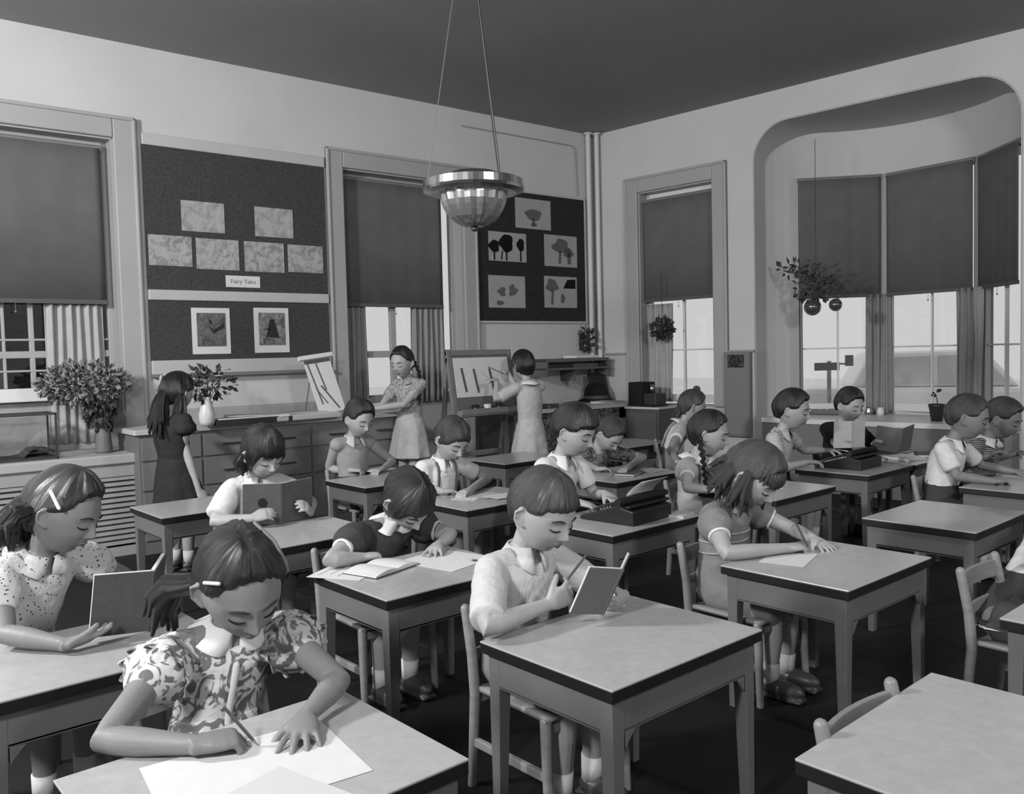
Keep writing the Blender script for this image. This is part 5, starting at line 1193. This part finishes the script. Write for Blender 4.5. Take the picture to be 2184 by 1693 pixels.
# --- painting child
h=at(1115,780,'X',-4.93)
P20=person('child in a long pale smock painting at the easel, seen from behind',h,172,4,0,psi=172,hip=(h[0]+.03,h[1]+.03),hipz=.60,stand=True,sh=.112,
  R=dict(w=(-4.965,h[1]-.13,1.08),d=(-.25,-1,.1),pole=(.3,.3,-1)),L=dict(w=(-4.99,h[1]-.22,1.02),d=(-.3,-1,.1),pole=(.3,-.5,-1)),
  hs=1.06,vox=.0055,hair='bowl',hcol=.010,hair_th=.016,top=1,topcol=LGCL,sleeve=.8,sleeve_r=.048,collar='round',girl=True,bottom='skirt',botcol=LGCL,skirtlen=.36,detail=False)
pencil((-5.08,h[1]-.24,1.13),(-4.93,h[1]-.20,1.07),'thin paint brush held to the painted sheet by the child in the smock')
# ================================================================ CHAIRS
for P,l,a in ((P2,'chair under the girl in the flowery dress',0),(P1,'chair under the girl in the speckled blouse',12),(P3,'chair under the boy in the light shirt at the centre desk',0),(P4,'chair under the girl in the dark dress',0),
   (P5,'chair under the child in white reading a dark book',0),(P6,'chair under the boy in the sleeveless shirt',0),(P7,'chair under the boy with suspenders',0),(P8,'chair under the boy at the centre typewriter',0),
   (P9,'chair under the bent-over child in the dark patterned shirt',0),(P10,'chair under the writing girl in the grey dress',0),(P11,'chair under the seated girl with the braid',0),(P12,'chair under the child in the grey vest',40),
   (P13,'chair under the boy in the striped shirt',5),(P14,'chair under the boy in the black shirt',-20),(P15,'chair under the boy in the loose white shirt',0),(P16,'chair under the boy in the dark striped shirt',-10),(P17,'chair under the child cut off by the right edge',0)):
    H=P['H']; ca=math.radians(a); chair(H[0]+.105*math.cos(ca),H[1]+.105*math.sin(ca)+(.02 if P is P3 else 0),a,l)
chair(-.615,1.61,0,'empty chair pushed in behind the bare desk in the bottom right corner')
# ================================================================ THINGS ON DESKS
def typewriter(x,y,a,label,s=1.0,sheet=True):
    t=thing('typewriter',label,'typewriter',TM(x,y,DH+.0005,a)); W=.15
    B=mat('typewriter_black',.010,.45,.4)
    MB().prism([(-.15,.0),(.14,.0),(.14,.075),(.06,.095),(.0,.070),(-.13,.028),(-.15,.02)],'y',-W,W).build('typewriter_body',B,t,bevel=.006)
    for r_ in range(4):
        mb=MB()
        for k in range(10): mb.lathe((-.125+r_*.027,(k-4.5)*.024+(r_%2)*.008,.034+r_*.013),[(0,0),(.0035,0),(.0035,.010),(.0085,.011),(.0085,.014),(0,.014)],10)
        mb.build('key_row',mat('typewriter_key',.05,.3,.5),t)
    MB().tube([(.085,-.165,.125),(.085,.165,.125)],.020,18,rnd=False).build('platen',BLACKM,t,smooth=False)
    MB().bb(.055,.125,-.155,.155,.09,.104).build('carriage',B,t,bevel=.003)
    for s_ in (-1,1): MB().tube([(.085,s_*.165,.125),(.085,s_*.185,.125)],.016,14,rnd=False).build('platen_knob',BLACK,t)
    MB().tube([(.07,-.15,.135),(.02,-.185,.15)],.004,8).build('return_lever',STEEL,t,smooth=True)
    mb=MB(); 
    for k in range(9): a_=math.radians(-60+15*k); mb.tube([(.0,.0,.072),(.05*math.cos(a_)-.01,.06*math.sin(a_),.082)],.0018,5)
    mb.build('type_bars',GREYM,t)
    t.scale=(1,.95,.80)
    if sheet:
        vs=[];fs=[]
        for k in range(9):
            f=k/8; z=.14+.09*f; x_=.07+.085*f**1.5
            vs+=[(x_,-.10,z),(x_,.10,z)]
        for k in range(8): fs.append((2*k,2*k+1,2*k+3,2*k+2))
        MB().add(vs,fs).build('typing_paper',PAPER,t,smooth=True,solid=.001)
typewriter(-2.455,2.83,4,'black typewriter with a sheet of paper on the desk of the boy in white')
typewriter(-2.50,4.93,2,'black typewriter on the right-hand desk beside the striped-shirt boy',sheet=False)
def DP(px,py): return at(px,py,'Z',DH)
p=Z(560,1590,DH); paper(-1.43,.63,-8,.26,.34,'white sheet the girl in the flowery dress is writing on',curl=0.0)
paper(-1.27,.56,14,.21,.27,'second white sheet at the near end of the flowery girl\'s desk',m=mat('cream_paper',.48,.8,.2),z=DH+.002)
wr=P2['arms']['R'][2]; d_=P2['arms']['R'][4]; tip=A3((wr[0]+d_[0]*.100+.012,wr[1]+d_[1]*.100,DH+.004)); pencil(tip,tip+A3((-.045,-.045,.075)),'pencil in the writing hand of the girl in the flowery dress')
p=DP(815,1214); flatbook(p[0]+.0,p[1],DH,-74,.115,.15,.014,DARKC,'open grey book lying on the desk of the girl in the dark dress',open_=True)
p=DP(735,1222); paper(p[0],p[1],-60,.16,.2,'white sheet under the open book on the dark-dressed girl\'s desk',lines=5)
p=DP(955,1195); paper(p[0]-.01,p[1],12,.26,.24,'large plain sheet under the left hand of the girl in the dark dress')
p=DP(1030,1200); pencil(A3((p[0]-.05,p[1]-.02,DH+.006)),A3((p[0]+.05,p[1]+.02,DH+.006)),'pencil lying on the right side of the dark-dressed girl\'s desk')
p=DP(1700,1190); paper(p[0]-.02,p[1]-.02,16,.15,.21,'small white sheet under the hands of the girl in the grey dress')
wr=P10['arms']['R'][2]; d_=P10['arms']['R'][4]; tip=A3((wr[0]+d_[0]*.09,wr[1]+d_[1]*.09+.01,DH+.004)); pencil(tip,tip+A3((-.05,-.02,.11)),'pencil in the hand of the girl in the grey dress')
p=DP(805,1004); flatbook(p[0]+.0,p[1]+.02,DH,-80,.10,.14,.012,BLKC,'open book with white pages in front of the boy in the sleeveless shirt',open_=True)
for k,(px,py,a,l,m) in enumerate(((1010,1062,30,'white sheet at the left on the suspendered boy\'s desk',PAPER),(1050,1058,12,'grey sheet in the middle of the suspendered boy\'s desk',PAPERG),(1085,1060,-5,'white sheet at the right end of the suspendered boy\'s desk',PAPER))):
    p=DP(px,py); paper(p[0]-.03,p[1]-.01,a,.13,.17,l,z=DH+.002*k,m=m,lines=3 if k==0 else 0)
p=DP(1350,1012); flatbook(p[0]-.03,p[1],DH,20,.13,.18,.014,DARKC,'small dark closed book on the bent-over child\'s desk'); p=DP(1410,1003); paper(p[0]-.04,p[1]-.03,5,.14,.18,'grey sheet at the right end of the bent-over child\'s desk',m=PAPERG)
p=DP(1455,1100); flatbook(-2.31,3.02,DH,12,.09,.12,.012,PAPERG,'small pale notebook at the right corner of the centre typewriter desk')
p=DP(1398,1050); 
# heaps on the far right desks
for k,(x,y,a,w_,h_,l,kind) in enumerate(((-2.58,5.30,20,.13,.17,'open white book at the near left of the far right desk','o'),(-2.42,5.46,-15,.13,.18,'open white book in the middle of the far right desk','o'),
  (-2.35,5.72,30,.16,.2,'dark closed book at the right end of the far right desk','c'),(-2.60,5.76,0,.15,.2,'dark closed book at the back right of the far right desk','c'),(-2.62,5.12,70,.12,.16,'open white book just behind the right-hand typewriter','o'))):
    flatbook(x,y,DH,a,w_,h_,.016,DARKC if kind=='c' else PAPERG,l,open_=(kind=='o'))
book_open((-2.50,5.60,DH+.018),-35,.15,.17,60,mat('grey_book_cloth',.12,.6,.3),'grey book standing half open on the far right desk',tilt=16,th=.008)
flatbook(-1.42,4.88,DH,5,.15,.2,.012,DARKC,'dark open book under the arm of the boy in the loose white shirt',open_=False)
p=DP(1560,1048); paper(-2.42,3.86,0,.14,.2,'white sheet on the braided girl\'s desk')
flatbook(-.50,2.70,DH,0,.12,.16,.01,PAPERG,'pale exercise book on the desk cut off by the right edge')
# things on the bay sill
def onsill(px,py): return at(px,py,'Z',.6125)
p=onsill(1998,898); t=thing('potted_sprout','dark pot with one thin sprout on the white bay sill','plant',TM(*p))
MB().lathe((0,0,0),[(0,0),(.042,0),(.058,.11),(.062,.115),(.062,.135),(.055,.135),(.05,.11),(0,.105)],22).build('pot',POTD,t,smooth=True)
MB().tube([(0,0,.10),(.004,0,.16),(-.01,0,.21),(-.03,0,.225)],.004,6).build('stem',LEAF,t,smooth=True); leaves(MB(),(-.02,0,.22),(.02,.02,.01),5,.04,3).build('foliage',LEAF,t,fixn=False)
p=onsill(1765,884); t=thing('book_trough','small slatted tray standing on the bay sill behind the black-shirted boy','tray',TM(p[0],p[1],p[2],10))
mb=MB().bb(-.17,.17,-.04,.04,0,.01).bb(-.17,.17,-.04,-.034,.0,.05).bb(-.17,.17,.034,.04,0,.05); mb.build('tray_body',mat('tray_paint',.12,.5,.3),t)
for k in range(6): MB().bb(-.165+k*.063,-.155+k*.063,-.034,.034,.01,.05).build('divider',mat('tray_paint',.12,.5,.3),t)
for k,(px,py,h_,r_,m,l) in enumerate(((1853,884,.06,.035,STEEL,'small bright jar at the left of the group on the bay sill'),(1865,878,.12,.03,POTD,'tall dark jar in the group on the bay sill'),(1878,886,.07,.03,CERAM,'white cup in the group on the bay sill'),(1892,880,.10,.028,GREYM,'slim grey tin at the right of the group on the bay sill'))):
    p=onsill(px,py); t=thing('jar',l,'jar',TM(*p),group='jars on the bay sill')
    MB().lathe((0,0,0),[(0,0),(r_,0),(r_*1.05,h_*.5),(r_*.8,h_*.85),(r_*.9,h_),(r_*.8,h_),(0,h_*.6)],18).build('jar_body',m,t,smooth=True)
# the dark bracket of the curtain at the far right of the bay
for o in bpy.data.objects:
    for k in ('_m','h','v'):
        if k in o: del o[k]
